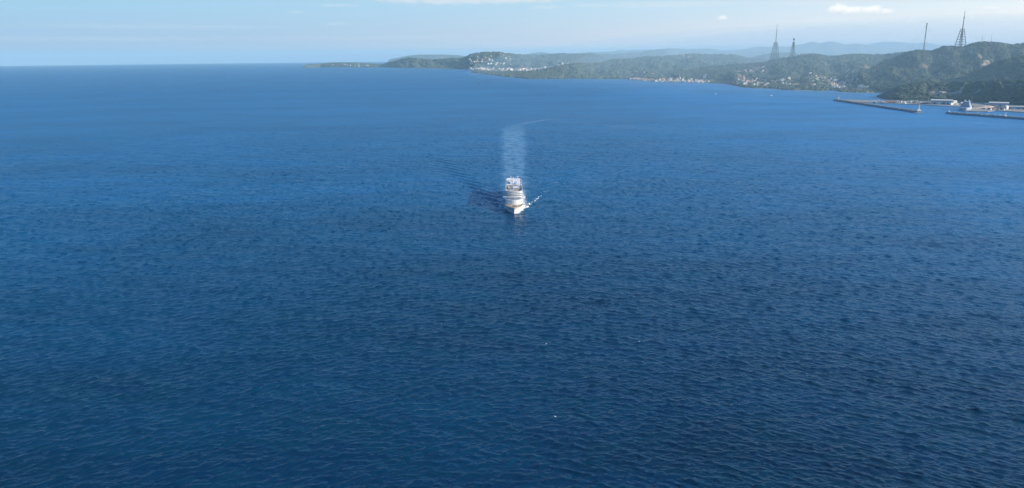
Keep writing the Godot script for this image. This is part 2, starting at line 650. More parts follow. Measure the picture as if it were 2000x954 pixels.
# ---------------------------------------------------------------- land
# Each hill is surveyed by the line of its foot and the line of its ridge (metres, from west to east).
func survey() -> Dictionary:
	return {
		"cape": {"foot": [Vector3(-4984, -23.7, -18252), Vector3(-4838, -23.4, -18164), Vector3(-4551, -22.8, -17993), Vector3(-4132, -21.9, -17744), Vector3(-3590, -20.9, -17427), Vector3(-3208, -20.3, -17257), Vector3(-2877, -20.1, -17216)],
			"ridge": [Vector3(-4846, -9.5, -17750), Vector3(-4757, 46.0, -17877), Vector3(-4531, 61.0, -17936), Vector3(-4188, 86.7, -18019), Vector3(-3706, 82.9, -18022), Vector3(-3358, 61.8, -18090), Vector3(-3046, 45.7, -18247)], "rise": 0.8},
		"west": {"foot": [Vector3(-3060, -21.1, -17603), Vector3(-2910, -20.2, -17273), Vector3(-2661, -18.9, -16726), Vector3(-2179, -16.4, -15674), Vector3(-1955, -15.8, -15398), Vector3(-1582, -14.9, -14995), Vector3(-1227, -13.6, -14371), Vector3(-820, -11.4, -13253), Vector3(-615, -9.0, -11851), Vector3(-527, -8.7, -11672), Vector3(-401, -8.3, -11413), Vector3(-202, -7.7, -11033), Vector3(-52, -7.3, -10777), Vector3(103, -7.0, -10516), Vector3(214, -6.8, -10378), Vector3(361, -6.5, -10194), Vector3(559, -6.4, -10067), Vector3(691, -6.3, -10022), Vector3(952, -6.2, -9933), Vector3(1209, -6.2, -9846), Vector3(1336, -6.1, -9804), Vector3(1524, -6.1, -9741), Vector3(1648, -6.0, -9699), Vector3(1771, -6.0, -9658), Vector3(1953, -6.0, -9597)],
			"ridge": [Vector3(-3048, -15.5, -17537), Vector3(-2921, 27.1, -17355), Vector3(-2729, 83.9, -17184), Vector3(-2332, 171.9, -16839), Vector3(-2082, 182.5, -16468), Vector3(-1693, 149.7, -16111), Vector3(-1338, 164.7, -15743), Vector3(-946, 188.6, -15370), Vector3(-781, 247.0, -15179), Vector3(-670, 270.4, -14985), Vector3(-516, 283.5, -14891), Vector3(-264, 286.7, -14697), Vector3(-67, 260.2, -14499), Vector3(143, 239.8, -14299), Vector3(293, 220.2, -14196), Vector3(495, 224.3, -13991), Vector3(752, 240.3, -13579), Vector3(926, 247.6, -13468), Vector3(1283, 239.5, -13438), Vector3(1638, 228.1, -13400), Vector3(1828, 223.1, -13476), Vector3(2122, 254.3, -13635), Vector3(2333, 249.5, -13804), Vector3(2563, 293.7, -14068), Vector3(2894, 301.6, -14310)], "rise": 1.5},
		"forest": {"foot": [Vector3(-544, -7.3, -10761), Vector3(-473, -6.9, -10467), Vector3(-390, -6.4, -10123), Vector3(-237, -5.5, -9435), Vector3(-42, -4.4, -8488), Vector3(42, -4.2, -8328), Vector3(120, -3.8, -7934), Vector3(221, -3.5, -7735), Vector3(325, -3.5, -7709), Vector3(478, -3.5, -7669), Vector3(579, -3.5, -7643), Vector3(655, -3.5, -7624), Vector3(777, -3.4, -7560), Vector3(919, -3.3, -7475), Vector3(1008, -3.3, -7389), Vector3(1117, -3.0, -7129), Vector3(1213, -2.8, -6855), Vector3(1301, -2.6, -6599), Vector3(1435, -2.5, -6479), Vector3(1530, -2.4, -6400), Vector3(1596, -2.4, -6350), Vector3(1702, -2.4, -6268), Vector3(1776, -2.2, -6084), Vector3(1830, -2.2, -5992), Vector3(1878, -2.1, -5940), Vector3(1949, -2.1, -5863), Vector3(2036, -2.0, -5771)],
			"ridge": [Vector3(-565, -6.1, -11185), Vector3(-496, 5.7, -10988), Vector3(-419, 10.0, -10891), Vector3(-265, 12.4, -10596), Vector3(-47, 28.5, -9599), Vector3(48, 31.3, -9299), Vector3(137, 40.3, -8998), Vector3(252, 49.6, -8796), Vector3(366, 68.0, -8692), Vector3(540, 100.9, -8683), Vector3(663, 121.4, -8774), Vector3(751, 132.2, -8767), Vector3(917, 128.8, -8953), Vector3(1130, 138.9, -9230), Vector3(1278, 166.5, -9413), Vector3(1478, 173.7, -9485), Vector3(1680, 196.6, -9553), Vector3(1884, 201.0, -9617), Vector3(2148, 211.2, -9766), Vector3(2331, 228.8, -9827), Vector3(2467, 221.4, -9897), Vector3(2679, 217.2, -9945), Vector3(2891, 211.6, -9989), Vector3(3016, 184.9, -9953), Vector3(3114, 164.9, -9922), Vector3(3259, 151.2, -9875), Vector3(3404, 144.7, -9721)], "rise": 1.35},
		"inland": {"foot": [Vector3(2770, 33.9, -9087), Vector3(2856, 34.9, -9060), Vector3(2918, 35.6, -9040), Vector3(3053, 37.2, -8995), Vector3(3164, 38.6, -8957), Vector3(3262, 39.8, -8922), Vector3(3381, 41.2, -8877), Vector3(3540, 43.2, -8815), Vector3(3747, 45.9, -8729), Vector3(3948, 48.6, -8640), Vector3(4143, 51.2, -8548), Vector3(4331, 53.9, -8455)],
			"ridge": [Vector3(3412, 124.6, -11504), Vector3(3517, 138.9, -11472), Vector3(3593, 153.3, -11449), Vector3(3757, 196.7, -11396), Vector3(3892, 217.8, -11351), Vector3(4013, 227.1, -11309), Vector3(4160, 220.0, -11255), Vector3(4357, 210.4, -11180), Vector3(4615, 190.4, -11076), Vector3(4865, 174.4, -10969), Vector3(5107, 172.8, -10858), Vector3(5343, 157.3, -10744)], "rise": 1.3},
		"far_ridge": {"foot": [Vector3(1926, 3.8, -15379), Vector3(2135, 5.1, -15352), Vector3(2445, 7.0, -15305), Vector3(2651, 8.3, -15271), Vector3(2855, 9.6, -15234), Vector3(3158, 11.5, -15174), Vector3(3438, 13.3, -15113), Vector3(3596, 14.3, -15076), Vector3(3948, 16.7, -14988), Vector3(4141, 18.0, -14936), Vector3(4331, 19.3, -14882), Vector3(4632, 21.3, -14791), Vector3(4799, 22.5, -14738), Vector3(4927, 23.4, -14695), Vector3(5072, 24.4, -14646), Vector3(5252, 25.7, -14582), Vector3(5429, 27.0, -14517), Vector3(5639, 28.5, -14437), Vector3(5777, 29.6, -14383), Vector3(5862, 30.2, -14348), Vector3(5947, 30.9, -14313), Vector3(6098, 32.0, -14250), Vector3(6214, 32.9, -14199), Vector3(6377, 34.2, -14127), Vector3(6530, 35.4, -14057), Vector3(6673, 36.6, -13989), Vector3(6899, 38.5, -13879), Vector3(7067, 39.9, -13795), Vector3(7261, 41.6, -13693), Vector3(7509, 43.8, -13559)],
			"ridge": [Vector3(2306, 198.8, -18859), Vector3(2554, 216.4, -18827), Vector3(2922, 254.9, -18773), Vector3(3165, 277.1, -18734), Vector3(3406, 311.4, -18692), Vector3(3765, 351.5, -18623), Vector3(4097, 348.4, -18552), Vector3(4286, 327.5, -18510), Vector3(4828, 345.3, -18892), Vector3(5065, 323.5, -18830), Vector3(5299, 297.0, -18765), Vector3(5812, 319.7, -19136), Vector3(6018, 366.9, -19073), Vector3(6333, 385.9, -19497), Vector3(6521, 373.8, -19435), Vector3(6916, 392.4, -19828), Vector3(7151, 377.0, -19744), Vector3(7424, 437.1, -19643), Vector3(7603, 478.9, -19575), Vector3(7714, 501.2, -19531), Vector3(7829, 457.0, -19485), Vector3(8026, 491.7, -19405), Vector3(8181, 483.3, -19340), Vector3(8403, 424.4, -19245), Vector3(8605, 440.1, -19156), Vector3(8797, 406.7, -19068), Vector3(9105, 329.4, -18923), Vector3(9333, 283.0, -18811), Vector3(9592, 287.4, -18681), Vector3(9933, 187.8, -18502)], "rise": 1.3},
		"faint_west": {"foot": [Vector3(-4873, -100.8, -29601), Vector3(-4474, -100.8, -29664), Vector3(-4153, -100.8, -29711), Vector3(-3669, -100.8, -29774), Vector3(-3060, -100.8, -29843), Vector3(-2447, -100.8, -29900), Vector3(-1954, -100.8, -29936), Vector3(-1418, -100.8, -29966)],
			"ridge": [Vector3(-5326, 65.8, -33580), Vector3(-4883, 149.3, -33647), Vector3(-4526, 222.7, -33697), Vector3(-3992, 262.2, -33764), Vector3(-3323, 261.4, -33837), Vector3(-2650, 245.1, -33896), Vector3(-2110, 192.6, -33934), Vector3(-1524, 77.8, -33965)], "rise": 1.2},
		"faint_middle": {"foot": [Vector3(294, -85.7, -25998), Vector3(563, -85.7, -25993), Vector3(832, -85.7, -25986), Vector3(1101, -85.7, -25976), Vector3(1459, -85.7, -25959), Vector3(1816, -85.7, -25936), Vector3(2171, -85.7, -25909), Vector3(2455, -85.7, -25883), Vector3(2738, -85.7, -25855), Vector3(3020, -85.7, -25823), Vector3(3231, -85.7, -25798), Vector3(3511, -85.7, -25761), Vector3(3790, -85.7, -25722), Vector3(3998, -85.7, -25690), Vector3(4275, -85.7, -25646), Vector3(4891, -85.7, -25535), Vector3(5298, -85.7, -25454), Vector3(5800, -85.7, -25344)],
			"ridge": [Vector3(360, 219.6, -29997), Vector3(660, 256.1, -29992), Vector3(961, 292.6, -29984), Vector3(1261, 317.3, -29973), Vector3(1660, 256.1, -29954), Vector3(2059, 235.5, -29929), Vector3(2456, 249.8, -29899), Vector3(2773, 278.3, -29871), Vector3(3088, 314.3, -29840), Vector3(3403, 292.5, -29806), Vector3(3638, 329.1, -29778), Vector3(3951, 318.8, -29738), Vector3(4261, 381.5, -29695), Vector3(4495, 348.8, -29661), Vector3(4803, 376.8, -29613), Vector3(5492, 370.7, -29492), Vector3(5948, 328.7, -29404), Vector3(6513, 285.9, -29284)], "rise": 1.2},
		"faint_east": {"foot": [Vector3(12624, -100.8, -27214), Vector3(12977, -100.8, -27047), Vector3(13353, -100.8, -26863), Vector3(13502, -100.8, -26789), Vector3(13925, -100.8, -26572), Vector3(14394, -100.8, -26320), Vector3(14617, -100.8, -26197), Vector3(14972, -100.8, -25996), Vector3(15372, -100.8, -25762), Vector3(15735, -100.8, -25541), Vector3(16238, -100.8, -25224), Vector3(16699, -100.8, -24922), Vector3(17074, -100.8, -24666), Vector3(17638, -100.8, -24267), Vector3(18381, -100.8, -23709)],
			"ridge": [Vector3(14337, 419.4, -31928), Vector3(14733, 517.0, -31748), Vector3(15155, 612.7, -31548), Vector3(15323, 630.4, -31467), Vector3(15809, 622.7, -31225), Vector3(16356, 544.2, -30943), Vector3(16607, 595.9, -30809), Vector3(17025, 496.6, -30579), Vector3(17490, 458.4, -30316), Vector3(17916, 394.0, -30066), Vector3(18501, 366.9, -29710), Vector3(19025, 454.5, -29377), Vector3(19454, 511.3, -29095), Vector3(20106, 529.3, -28648), Vector3(20982, 440.5, -28013)], "rise": 1.2},
		"tower_hill": {"foot": [Vector3(1438, -2.5, -6493), Vector3(1518, -2.4, -6421), Vector3(1625, -2.4, -6299), Vector3(1694, -2.1, -5941), Vector3(1648, -1.8, -5591), Vector3(1646, -1.6, -5384), Vector3(1666, -1.6, -5330), Vector3(1722, -1.5, -5173), Vector3(1762, -1.5, -5077), Vector3(1798, -1.4, -5003), Vector3(1833, -1.4, -4932), Vector3(1906, -1.3, -4847), Vector3(1955, -1.3, -4795), Vector3(1990, -1.3, -4739), Vector3(2024, -1.3, -4684), Vector3(2055, -1.2, -4633), Vector3(2106, -1.2, -4579), Vector3(2172, -1.2, -4522), Vector3(2217, -1.2, -4482), Vector3(2275, -1.2, -4423), Vector3(2340, -1.2, -4359), Vector3(2420, -1.1, -4290)],
			"ridge": [Vector3(1574, 70.4, -7128), Vector3(1697, 86.6, -7202), Vector3(1866, 107.8, -7264), Vector3(2046, 126.0, -7215), Vector3(2108, 130.5, -7197), Vector3(2179, 132.6, -7176), Vector3(2223, 134.7, -7162), Vector3(2352, 150.0, -7121), Vector3(2441, 166.2, -7091), Vector3(2515, 184.2, -7065), Vector3(2590, 197.5, -7038), Vector3(2719, 219.3, -6989), Vector3(2804, 214.1, -6955), Vector3(2877, 200.1, -6925), Vector3(2948, 199.6, -6896), Vector3(3013, 212.5, -6868), Vector3(3104, 216.3, -6827), Vector3(3217, 211.0, -6774), Vector3(3250, 212.5, -6648), Vector3(3260, 229.6, -6419), Vector3(3278, 222.9, -6184), Vector3(3407, 205.9, -6114)], "rise": 1.25},
		"great_hill": {"foot": [Vector3(2257, 28.1, -4795), Vector3(2267, 25.7, -4679), Vector3(2277, 22.3, -4518), Vector3(2281, 19.2, -4376), Vector3(2308, 18.4, -4303), Vector3(2335, 18.4, -4269), Vector3(2359, 18.4, -4238), Vector3(2381, 18.4, -4209), Vector3(2405, 18.4, -4176), Vector3(2426, 18.4, -4148), Vector3(2452, 18.4, -4120), Vector3(2478, 18.5, -4096), Vector3(2505, 18.5, -4071), Vector3(2537, 18.5, -4041), Vector3(2564, 18.5, -4014), Vector3(2593, 18.5, -3985), Vector3(2622, 18.5, -3955), Vector3(2642, 18.5, -3935), Vector3(2689, 18.5, -3885), Vector3(2777, 18.5, -3785), Vector3(2896, 18.5, -3638), Vector3(3010, 18.6, -3478)],
			"ridge": [Vector3(2461, 102.4, -5361), Vector3(2561, 125.1, -5425), Vector3(2683, 171.4, -5478), Vector3(2798, 204.2, -5532), Vector3(2860, 234.1, -5500), Vector3(2902, 243.6, -5478), Vector3(2942, 242.2, -5457), Vector3(2979, 239.7, -5437), Vector3(3019, 255.4, -5415), Vector3(3053, 268.9, -5396), Vector3(3093, 269.4, -5372), Vector3(3131, 266.1, -5350), Vector3(3170, 274.2, -5328), Vector3(3215, 292.0, -5301), Vector3(3255, 297.8, -5276), Vector3(3299, 292.6, -5249), Vector3(3344, 286.8, -5220), Vector3(3375, 277.9, -5200), Vector3(3446, 281.8, -5153), Vector3(3583, 297.3, -5059), Vector3(3780, 268.1, -4914), Vector3(3981, 227.8, -4752)], "rise": 1.0},
		"spur": {"foot": [Vector3(2521, 13.3, -4259), Vector3(2523, 13.4, -4190), Vector3(2525, 13.4, -4122), Vector3(2525, 13.5, -4022), Vector3(2535, 13.5, -3959), Vector3(2544, 13.5, -3889), Vector3(2553, 13.6, -3802), Vector3(2561, 13.6, -3700), Vector3(2645, 13.6, -3606), Vector3(2736, 13.7, -3497), Vector3(2838, 13.7, -3361)],
			"ridge": [Vector3(2579, 62.8, -4457), Vector3(2637, 73.3, -4481), Vector3(2669, 91.3, -4462), Vector3(2714, 120.9, -4435), Vector3(2750, 145.6, -4413), Vector3(2790, 170.1, -4388), Vector3(2839, 189.9, -4356), Vector3(2898, 206.5, -4317), Vector3(3011, 238.8, -4239), Vector3(3136, 253.4, -4147), Vector3(3290, 240.7, -4026)], "rise": 1.0},
		"headland": {"foot": [Vector3(2007, -0.9, -4126), Vector3(1975, -0.9, -4020), Vector3(1942, -0.8, -3898), Vector3(1956, -0.8, -3857), Vector3(1972, -0.7, -3811), Vector3(2010, -0.7, -3784), Vector3(2059, -0.7, -3752), Vector3(2125, -0.7, -3715), Vector3(2182, -0.7, -3683), Vector3(2238, -0.7, -3651), Vector3(2262, -0.7, -3494), Vector3(2263, -0.6, -3318), Vector3(2264, -0.5, -3129), Vector3(2265, -0.4, -2960), Vector3(2267, -0.3, -2715)],
			"ridge": [Vector3(2003, 1.7, -4118), Vector3(2013, 10.5, -4102), Vector3(2030, 23.5, -4082), Vector3(2057, 40.2, -4069), Vector3(2093, 59.1, -4062), Vector3(2139, 69.9, -4049), Vector3(2193, 81.2, -4020), Vector3(2254, 77.5, -3963), Vector3(2293, 82.3, -3894), Vector3(2330, 89.5, -3826), Vector3(2368, 96.5, -3684), Vector3(2409, 102.7, -3561), Vector3(2446, 111.9, -3413), Vector3(2475, 114.1, -3268), Vector3(2546, 111.4, -3084)], "rise": 0.72},
	}

func along(a: Array, u: float) -> Vector3:
	var n := a.size()
	u = clampf(u, 0.0, n - 1.001)
	var i := int(u)
	var p: Vector3 = a[i]
	var q: Vector3 = a[i + 1]
	return p.cubic_interpolate(q, a[maxi(i - 1, 0)], a[mini(i + 2, n - 1)], u - i)

func hill_point(h: Dictionary, u: float, v: float) -> Vector3:
	var f := along(h.foot, u)
	var r := along(h.ridge, u)
	var rise := r.y - f.y
	var p := f.lerp(r, v)
	var s: float = h.arc[int(clampf(u, 0, h.arc.size() - 1))]
	s = lerpf(s, h.arc[mini(int(u) + 1, h.arc.size() - 1)], u - int(u))
	var len := Vector2(r.x - f.x, r.z - f.z).length()
	var noise: FastNoiseLite = h.noise
	var t := v * len
	var n := noise.get_noise_2d(s / h.spur, t / (h.spur * 2.4))
	var m := noise.get_noise_2d(s / (h.spur * 0.23) + 31.0, t / (h.spur * 0.4))
	if v <= 1.0:
		p.y = f.y + rise * pow(maxf(v, 0.0), h.rise)
		var env := pow(sin(PI * clampf(v, 0.0, 1.0)), 0.8)
		p.y += h.rough * rise * env * (0.75 * n + 0.16 * m - 0.12)
	else:
		p.y = r.y - rise * pow((v - 1.0) / 0.6, 1.6) * (1.0 + 0.2 * n)
	if v < 0.0:
		p.y = f.y + v * 200.0
	return p

func make_hill(key: String, label: String, opts: Dictionary):
	var h: Dictionary = survey()[key]
	h.merge(opts)
	var arc: Array[float] = [0.0]
	for i in range(1, h.ridge.size()):
		arc.append(arc[-1] + h.ridge[i].distance_to(h.ridge[i - 1]))
	h.arc = arc
	var noise := FastNoiseLite.new()
	noise.seed = opts.seed
	noise.noise_type = FastNoiseLite.TYPE_SIMPLEX_SMOOTH
	noise.frequency = 1.0
	noise.fractal_type = FastNoiseLite.FRACTAL_FBM
	noise.fractal_octaves = 3
	h.noise = noise
	hills[key] = h
	var nu: int = opts.nu
	var nv: int = opts.nv
	var green: Color = opts.get("green", Color(0.070, 0.085, 0.050))
	var scrub: Color = opts.get("scrub", Color(0.185, 0.155, 0.098))
	var v := PackedVector3Array()
	var col := PackedColorArray()
	var idx := PackedInt32Array()
	for j in nv + 1:
		var t := -0.05 if j == 0 else 1.6 * pow((j - 1.0) / (nv - 1.0), 1.15)
		for i in nu + 1:
			var u: float = (h.ridge.size() - 1.0) * i / nu
			v.append(hill_point(h, u, t))
			var q := noise.get_noise_2d(u * 1.7 + 9.0, t * 6.0) + 0.5 * noise.get_noise_2d(u * 9.0, t * 30.0)
			var c := green.lerp(scrub, smoothstep(0.0, 0.55, q) * opts.get("dry", 0.6))
			if t < 0.035 and opts.get("shore", false):
				c = c.lerp(Color(0.30, 0.27, 0.22), 0.6)
			for b in opts.get("bare", []):
				var e := pow((u - b[0]) / b[2], 2.0) + pow((t - b[1]) / b[3], 2.0) + 0.8 * noise.get_noise_2d(u * 6.0, t * 25.0)
				c = c.lerp(b[4] if b.size() > 4 else Color(0.33, 0.26, 0.18), smoothstep(1.3, 0.5, e) * 0.85)
			col.append(c)
	for j in nv:
		for i in nu:
			var a := j * (nu + 1) + i
			var b := a + nu + 1
			idx.append_array([a, b, a + 1, a + 1, b, b + 1])
	var arr := []
	arr.resize(Mesh.ARRAY_MAX)
	arr[Mesh.ARRAY_VERTEX] = v
	arr[Mesh.ARRAY_COLOR] = col
	arr[Mesh.ARRAY_INDEX] = idx
	var am := ArrayMesh.new()
	am.add_surface_from_arrays(Mesh.PRIMITIVE_TRIANGLES, arr)
	var st := SurfaceTool.new()
	st.create_from(am, 0)
	st.generate_normals()
	var o := MeshInstance3D.new()
	o.name = numbered(opts.get("called", "hill"))
	o.mesh = st.commit()
	o.material_override = mat.terrain
	struct(o, label)
	add_child(o)

func make_crown(seed_: int) -> ArrayMesh:
	# one lumpy tree crown, unit radius, standing on y = 0
	var r := RandomNumberGenerator.new()
	r.seed = seed_
	var st := shape()
	var rings := [[0.0, 0.35], [0.35, 0.95], [0.8, 0.9], [1.2, 0.5]]
	var n := 6
	var p := []
	for k in rings:
		var row := []
		for i in n:
			var a: float = TAU * (i + 0.5 * r.randf()) / n
			var q: float = k[1] * r.randf_range(0.65, 1.15)
			row.append(Vector3(cos(a) * q, k[0] + r.randf_range(-0.12, 0.12), sin(a) * q))
		p.append(row)
	var c := Vector3(0, 0.6, 0)
	for k in rings.size() - 1:
		for i in n:
			quad(st, p[k][i], p[k][(i + 1) % n], p[k + 1][(i + 1) % n], p[k + 1][i], c)
	for i in n:
		tri(st, p[-1][i], p[-1][(i + 1) % n], Vector3(r.randf_range(-0.2, 0.2), 1.5, r.randf_range(-0.2, 0.2)), c)
	st.generate_normals()
	return st.commit()

func make_forest(key: String, label: String, count: int, size: float, v0: float, v1: float, holes := []):
	var h: Dictionary = hills[key]
	var noise: FastNoiseLite = h.noise
	var buf := PackedFloat32Array()
	var got := 0
	var span: float = h.ridge.size() - 1.0
	var tries := 0
	var tint := Color(0.064, 0.094, 0.074)
	var olive := Color(0.125, 0.145, 0.105)
	while got < count and tries < count * 3:
		tries += 1
		var u := rng.randf() * span
		var v := lerpf(v0, v1, rng.randf())
		var d := noise.get_noise_2d(u * 2.3 + 50.0, v * 9.0) + 0.6 * noise.get_noise_2d(u * 11.0, v * 40.0)
		if rng.randf() > 0.62 + d * 1.8:
			continue
		var skip := false
		for b in holes:
			if pow((u - b[0]) / b[2], 2.0) + pow((v - b[1]) / b[3], 2.0) < rng.randf_range(0.6, 1.3):
				skip = true
		if skip:
			continue
		var p := hill_point(h, u, v)
		if p.y < drop(p.x, p.z) + 1.0:
			continue
		if housed.has(Vector2i(int(floor(p.x / 14.0)), int(floor(p.z / 14.0)))):
			continue
		var s := size * rng.randf_range(0.55, 1.35)
		var a := rng.randf() * TAU
		var cx := cos(a) * s
		var sx := sin(a) * s
		var c := tint.lerp(olive, clampf(0.45 + d * 0.9 + rng.randf_range(-0.4, 0.4), 0, 1))
		buf.append_array([cx, 0, sx, p.x, 0, s * rng.randf_range(0.5, 0.8), 0, p.y - 0.15 * s, -sx, 0, cx, p.z, c.r, c.g, c.b, 1.0])
		got += 1
	var mm := MultiMesh.new()
	mm.transform_format = MultiMesh.TRANSFORM_3D
	mm.use_colors = true
	mm.mesh = make_crown(h.seed + 7)
	mm.instance_count = got
	mm.buffer = buf
	var o := MultiMeshInstance3D.new()
	o.name = numbered("forest")
	o.multimesh = mm
	o.material_override = mat.foliage
	struct(o, label, "stuff")
	add_child(o)

func make_land():
	var pale := Color(0.30, 0.29, 0.26)
	make_hill("faint_west", "faintest low mountain on the left beyond the town hill", {"seed": 1, "nu": 60, "nv": 14, "spur": 900.0, "rough": 0.3, "called": "mountain"})
	make_hill("faint_middle", "pale distant mountains seen above the middle of the coast", {"seed": 2, "nu": 90, "nv": 14, "spur": 900.0, "rough": 0.3, "called": "mountain"})
	make_hill("faint_east", "palest distant mountains behind the guyed mast", {"seed": 3, "nu": 90, "nv": 14, "spur": 900.0, "rough": 0.3, "called": "mountain"})
	make_hill("far_ridge", "long blue hazy mountain ridge behind the two lattice towers", {"seed": 4, "nu": 160, "nv": 30, "spur": 700.0, "rough": 0.4, "called": "mountain"})
	make_hill("inland", "blue wooded ridge just behind the taller left lattice tower", {"seed": 5, "nu": 90, "nv": 26, "spur": 420.0, "rough": 0.35})
	make_hill("cape", "low hazy cape dotted with houses, furthest out to sea", {"seed": 6, "nu": 80, "nv": 24, "spur": 300.0, "rough": 0.35, "called": "headland", "dry": 0.25, "green": Color(0.06, 0.078, 0.065)})
	make_hill("west", "long blue-green hill above the dense white seaside town", {"seed": 7, "nu": 200, "nv": 60, "spur": 520.0, "rough": 0.34, "shore": true, "bare": [[7.6, 0.12, 0.9, 0.06], [10.0, 0.14, 0.9, 0.05], [20.5, 0.93, 0.35, 0.03]]})
	make_hill("forest", "wooded green hill with a low dark point running out left", {"seed": 8, "nu": 220, "nv": 80, "spur": 430.0, "rough": 0.30, "shore": true, "bare": [[17.5, 0.03, 3.0, 0.03, Color(0.36, 0.30, 0.25)], [19.0, 0.5, 0.35, 0.03]]})
	make_hill("tower_hill", "green slope with villas below the two lattice towers", {"seed": 9, "nu": 240, "nv": 100, "spur": 380.0, "rough": 0.27, "shore": true, "dry": 0.9,
		"bare": [[10.4, 0.21, 0.9, 0.035], [14.0, 0.24, 0.5, 0.02], [16.5, 0.13, 0.8, 0.03], [17.0, 0.6, 1.3, 0.06, Color(0.16, 0.125, 0.09)], [14.8, 0.78, 1.0, 0.05, Color(0.16, 0.13, 0.09)]]})
	make_hill("great_hill", "highest dark hill on the right carrying the tall masts", {"seed": 10, "nu": 200, "nv": 90, "spur": 380.0, "rough": 0.26, "dry": 0.7,
		"bare": [[11.6, 0.95, 0.35, 0.06], [12.4, 0.83, 0.35, 0.07], [13.3, 0.70, 0.4, 0.07], [14.0, 0.55, 0.55, 0.09], [13.4, 0.46, 0.5, 0.06], [6.5, 0.62, 2.0, 0.05, Color(0.17, 0.125, 0.085)], [9.0, 0.52, 1.5, 0.03, Color(0.17, 0.13, 0.09)]]})
	make_hill("spur", "dark wooded spur rising to the right edge behind the harbour", {"seed": 11, "nu": 120, "nv": 50, "spur": 240.0, "rough": 0.3})
	make_hill("headland", "dark wooded headland with pale scars behind the harbour", {"seed": 12, "nu": 160, "nv": 60, "spur": 130.0, "rough": 0.35, "called": "headland",
		"bare": [[6.3, 0.42, 0.35, 0.10, pale], [6.9, 0.40, 0.30, 0.13, pale], [7.7, 0.42, 0.5, 0.10, pale], [8.2, 0.40, 0.3, 0.10, pale], [9.2, 0.42, 0.2, 0.08, pale], [5.6, 0.6, 0.25, 0.08, pale], [10.5, 0.8, 1.0, 0.03, pale]]})

func make_haze():
	# the air over the coast is thicker than that over the open sea
	for k in [[Vector3(5600, 0, -10500), Vector3(6200, 620, 9600), 0.00005, "thin pale haze lying over the whole coast"], [Vector3(5200, 0, -8600), Vector3(4700, 560, 7000), 0.00006, "pale haze lying over the hills and harbour on the right"]]:
		var f := FogVolume.new()
		f.name = numbered("coast_haze")
		f.shape = RenderingServer.FOG_VOLUME_SHAPE_ELLIPSOID
		f.size = k[1] * 2.0
		f.position = k[0]
		var m := FogMaterial.new()
		m.density = k[2]
		m.albedo = Color(0.54, 0.80, 1.0).linear_to_srgb()
		f.material = m
		struct(f, k[3], "stuff")
		add_child(f)

func make_forests():
	make_forest("west", "hazy far woods covering the hill above the white town", 15000, 13.0, 0.22, 1.0)
	make_forest("forest", "pine woods covering the point and the middle hill", 26000, 13.0, 0.0, 1.0, [[18.0, 0.02, 3.0, 0.05]])
	make_forest("inland", "hazy woods on the ridge behind the left lattice tower", 6000, 16.0, 0.3, 1.0)
	make_forest("tower_hill", "woods and scrub on the slope below the lattice towers", 36000, 8.5, 0.0, 1.0, [[10.4, 0.21, 0.8, 0.03], [16.5, 0.13, 0.7, 0.03], [17.0, 0.6, 1.2, 0.05], [14.8, 0.78, 0.9, 0.05]])
	make_forest("great_hill", "scrub and trees on the highest right hill", 26000, 7.5, 0.0, 1.0, [[11.6, 0.95, 0.35, 0.06], [12.4, 0.83, 0.35, 0.07], [13.3, 0.70, 0.4, 0.07], [14.0, 0.55, 0.55, 0.09], [13.4, 0.46, 0.5, 0.06], [6.5, 0.62, 2.0, 0.05], [9.0, 0.52, 1.5, 0.03]])
	make_forest("spur", "trees on the dark spur at the right edge", 9000, 7.5, 0.0, 1.02)
	make_forest("headland", "dark trees on the headland behind the harbour", 14000, 5.5, 0.06, 1.03, [[6.9, 0.40, 0.6, 0.12], [7.9, 0.42, 0.6, 0.12], [9.2, 0.42, 0.2, 0.08], [10.5, 0.8, 1.0, 0.03]])

# ---------------------------------------------------------------- cruise ship
func ship_plan(front: float, half: float, aft: float, depth: float, round_aft := 0.0) -> PackedVector2Array:
	# plan of a deck house: bowed front, straight sides, square or rounded stern
	var p := PackedVector2Array()
	for i in 13:
		var t := -1.0 + i / 6.0
		p.append(Vector2(half * sin(t * PI / 2), front - depth * (1.0 - cos(t * PI / 2))))
	if round_aft > 0.0:
		for i in 11:
			var t := 1.0 - i / 5.0
			p.append(Vector2(half * sin(t * PI / 2), aft + round_aft * (1.0 - cos(t * PI / 2))))
	else:
		p.append(Vector2(half, aft))
		p.append(Vector2(-half, aft))
	return p

func deck_height(z: float) -> float:
	return 8.4 + 1.3 * smoothstep(-28.0, 0.0, z)

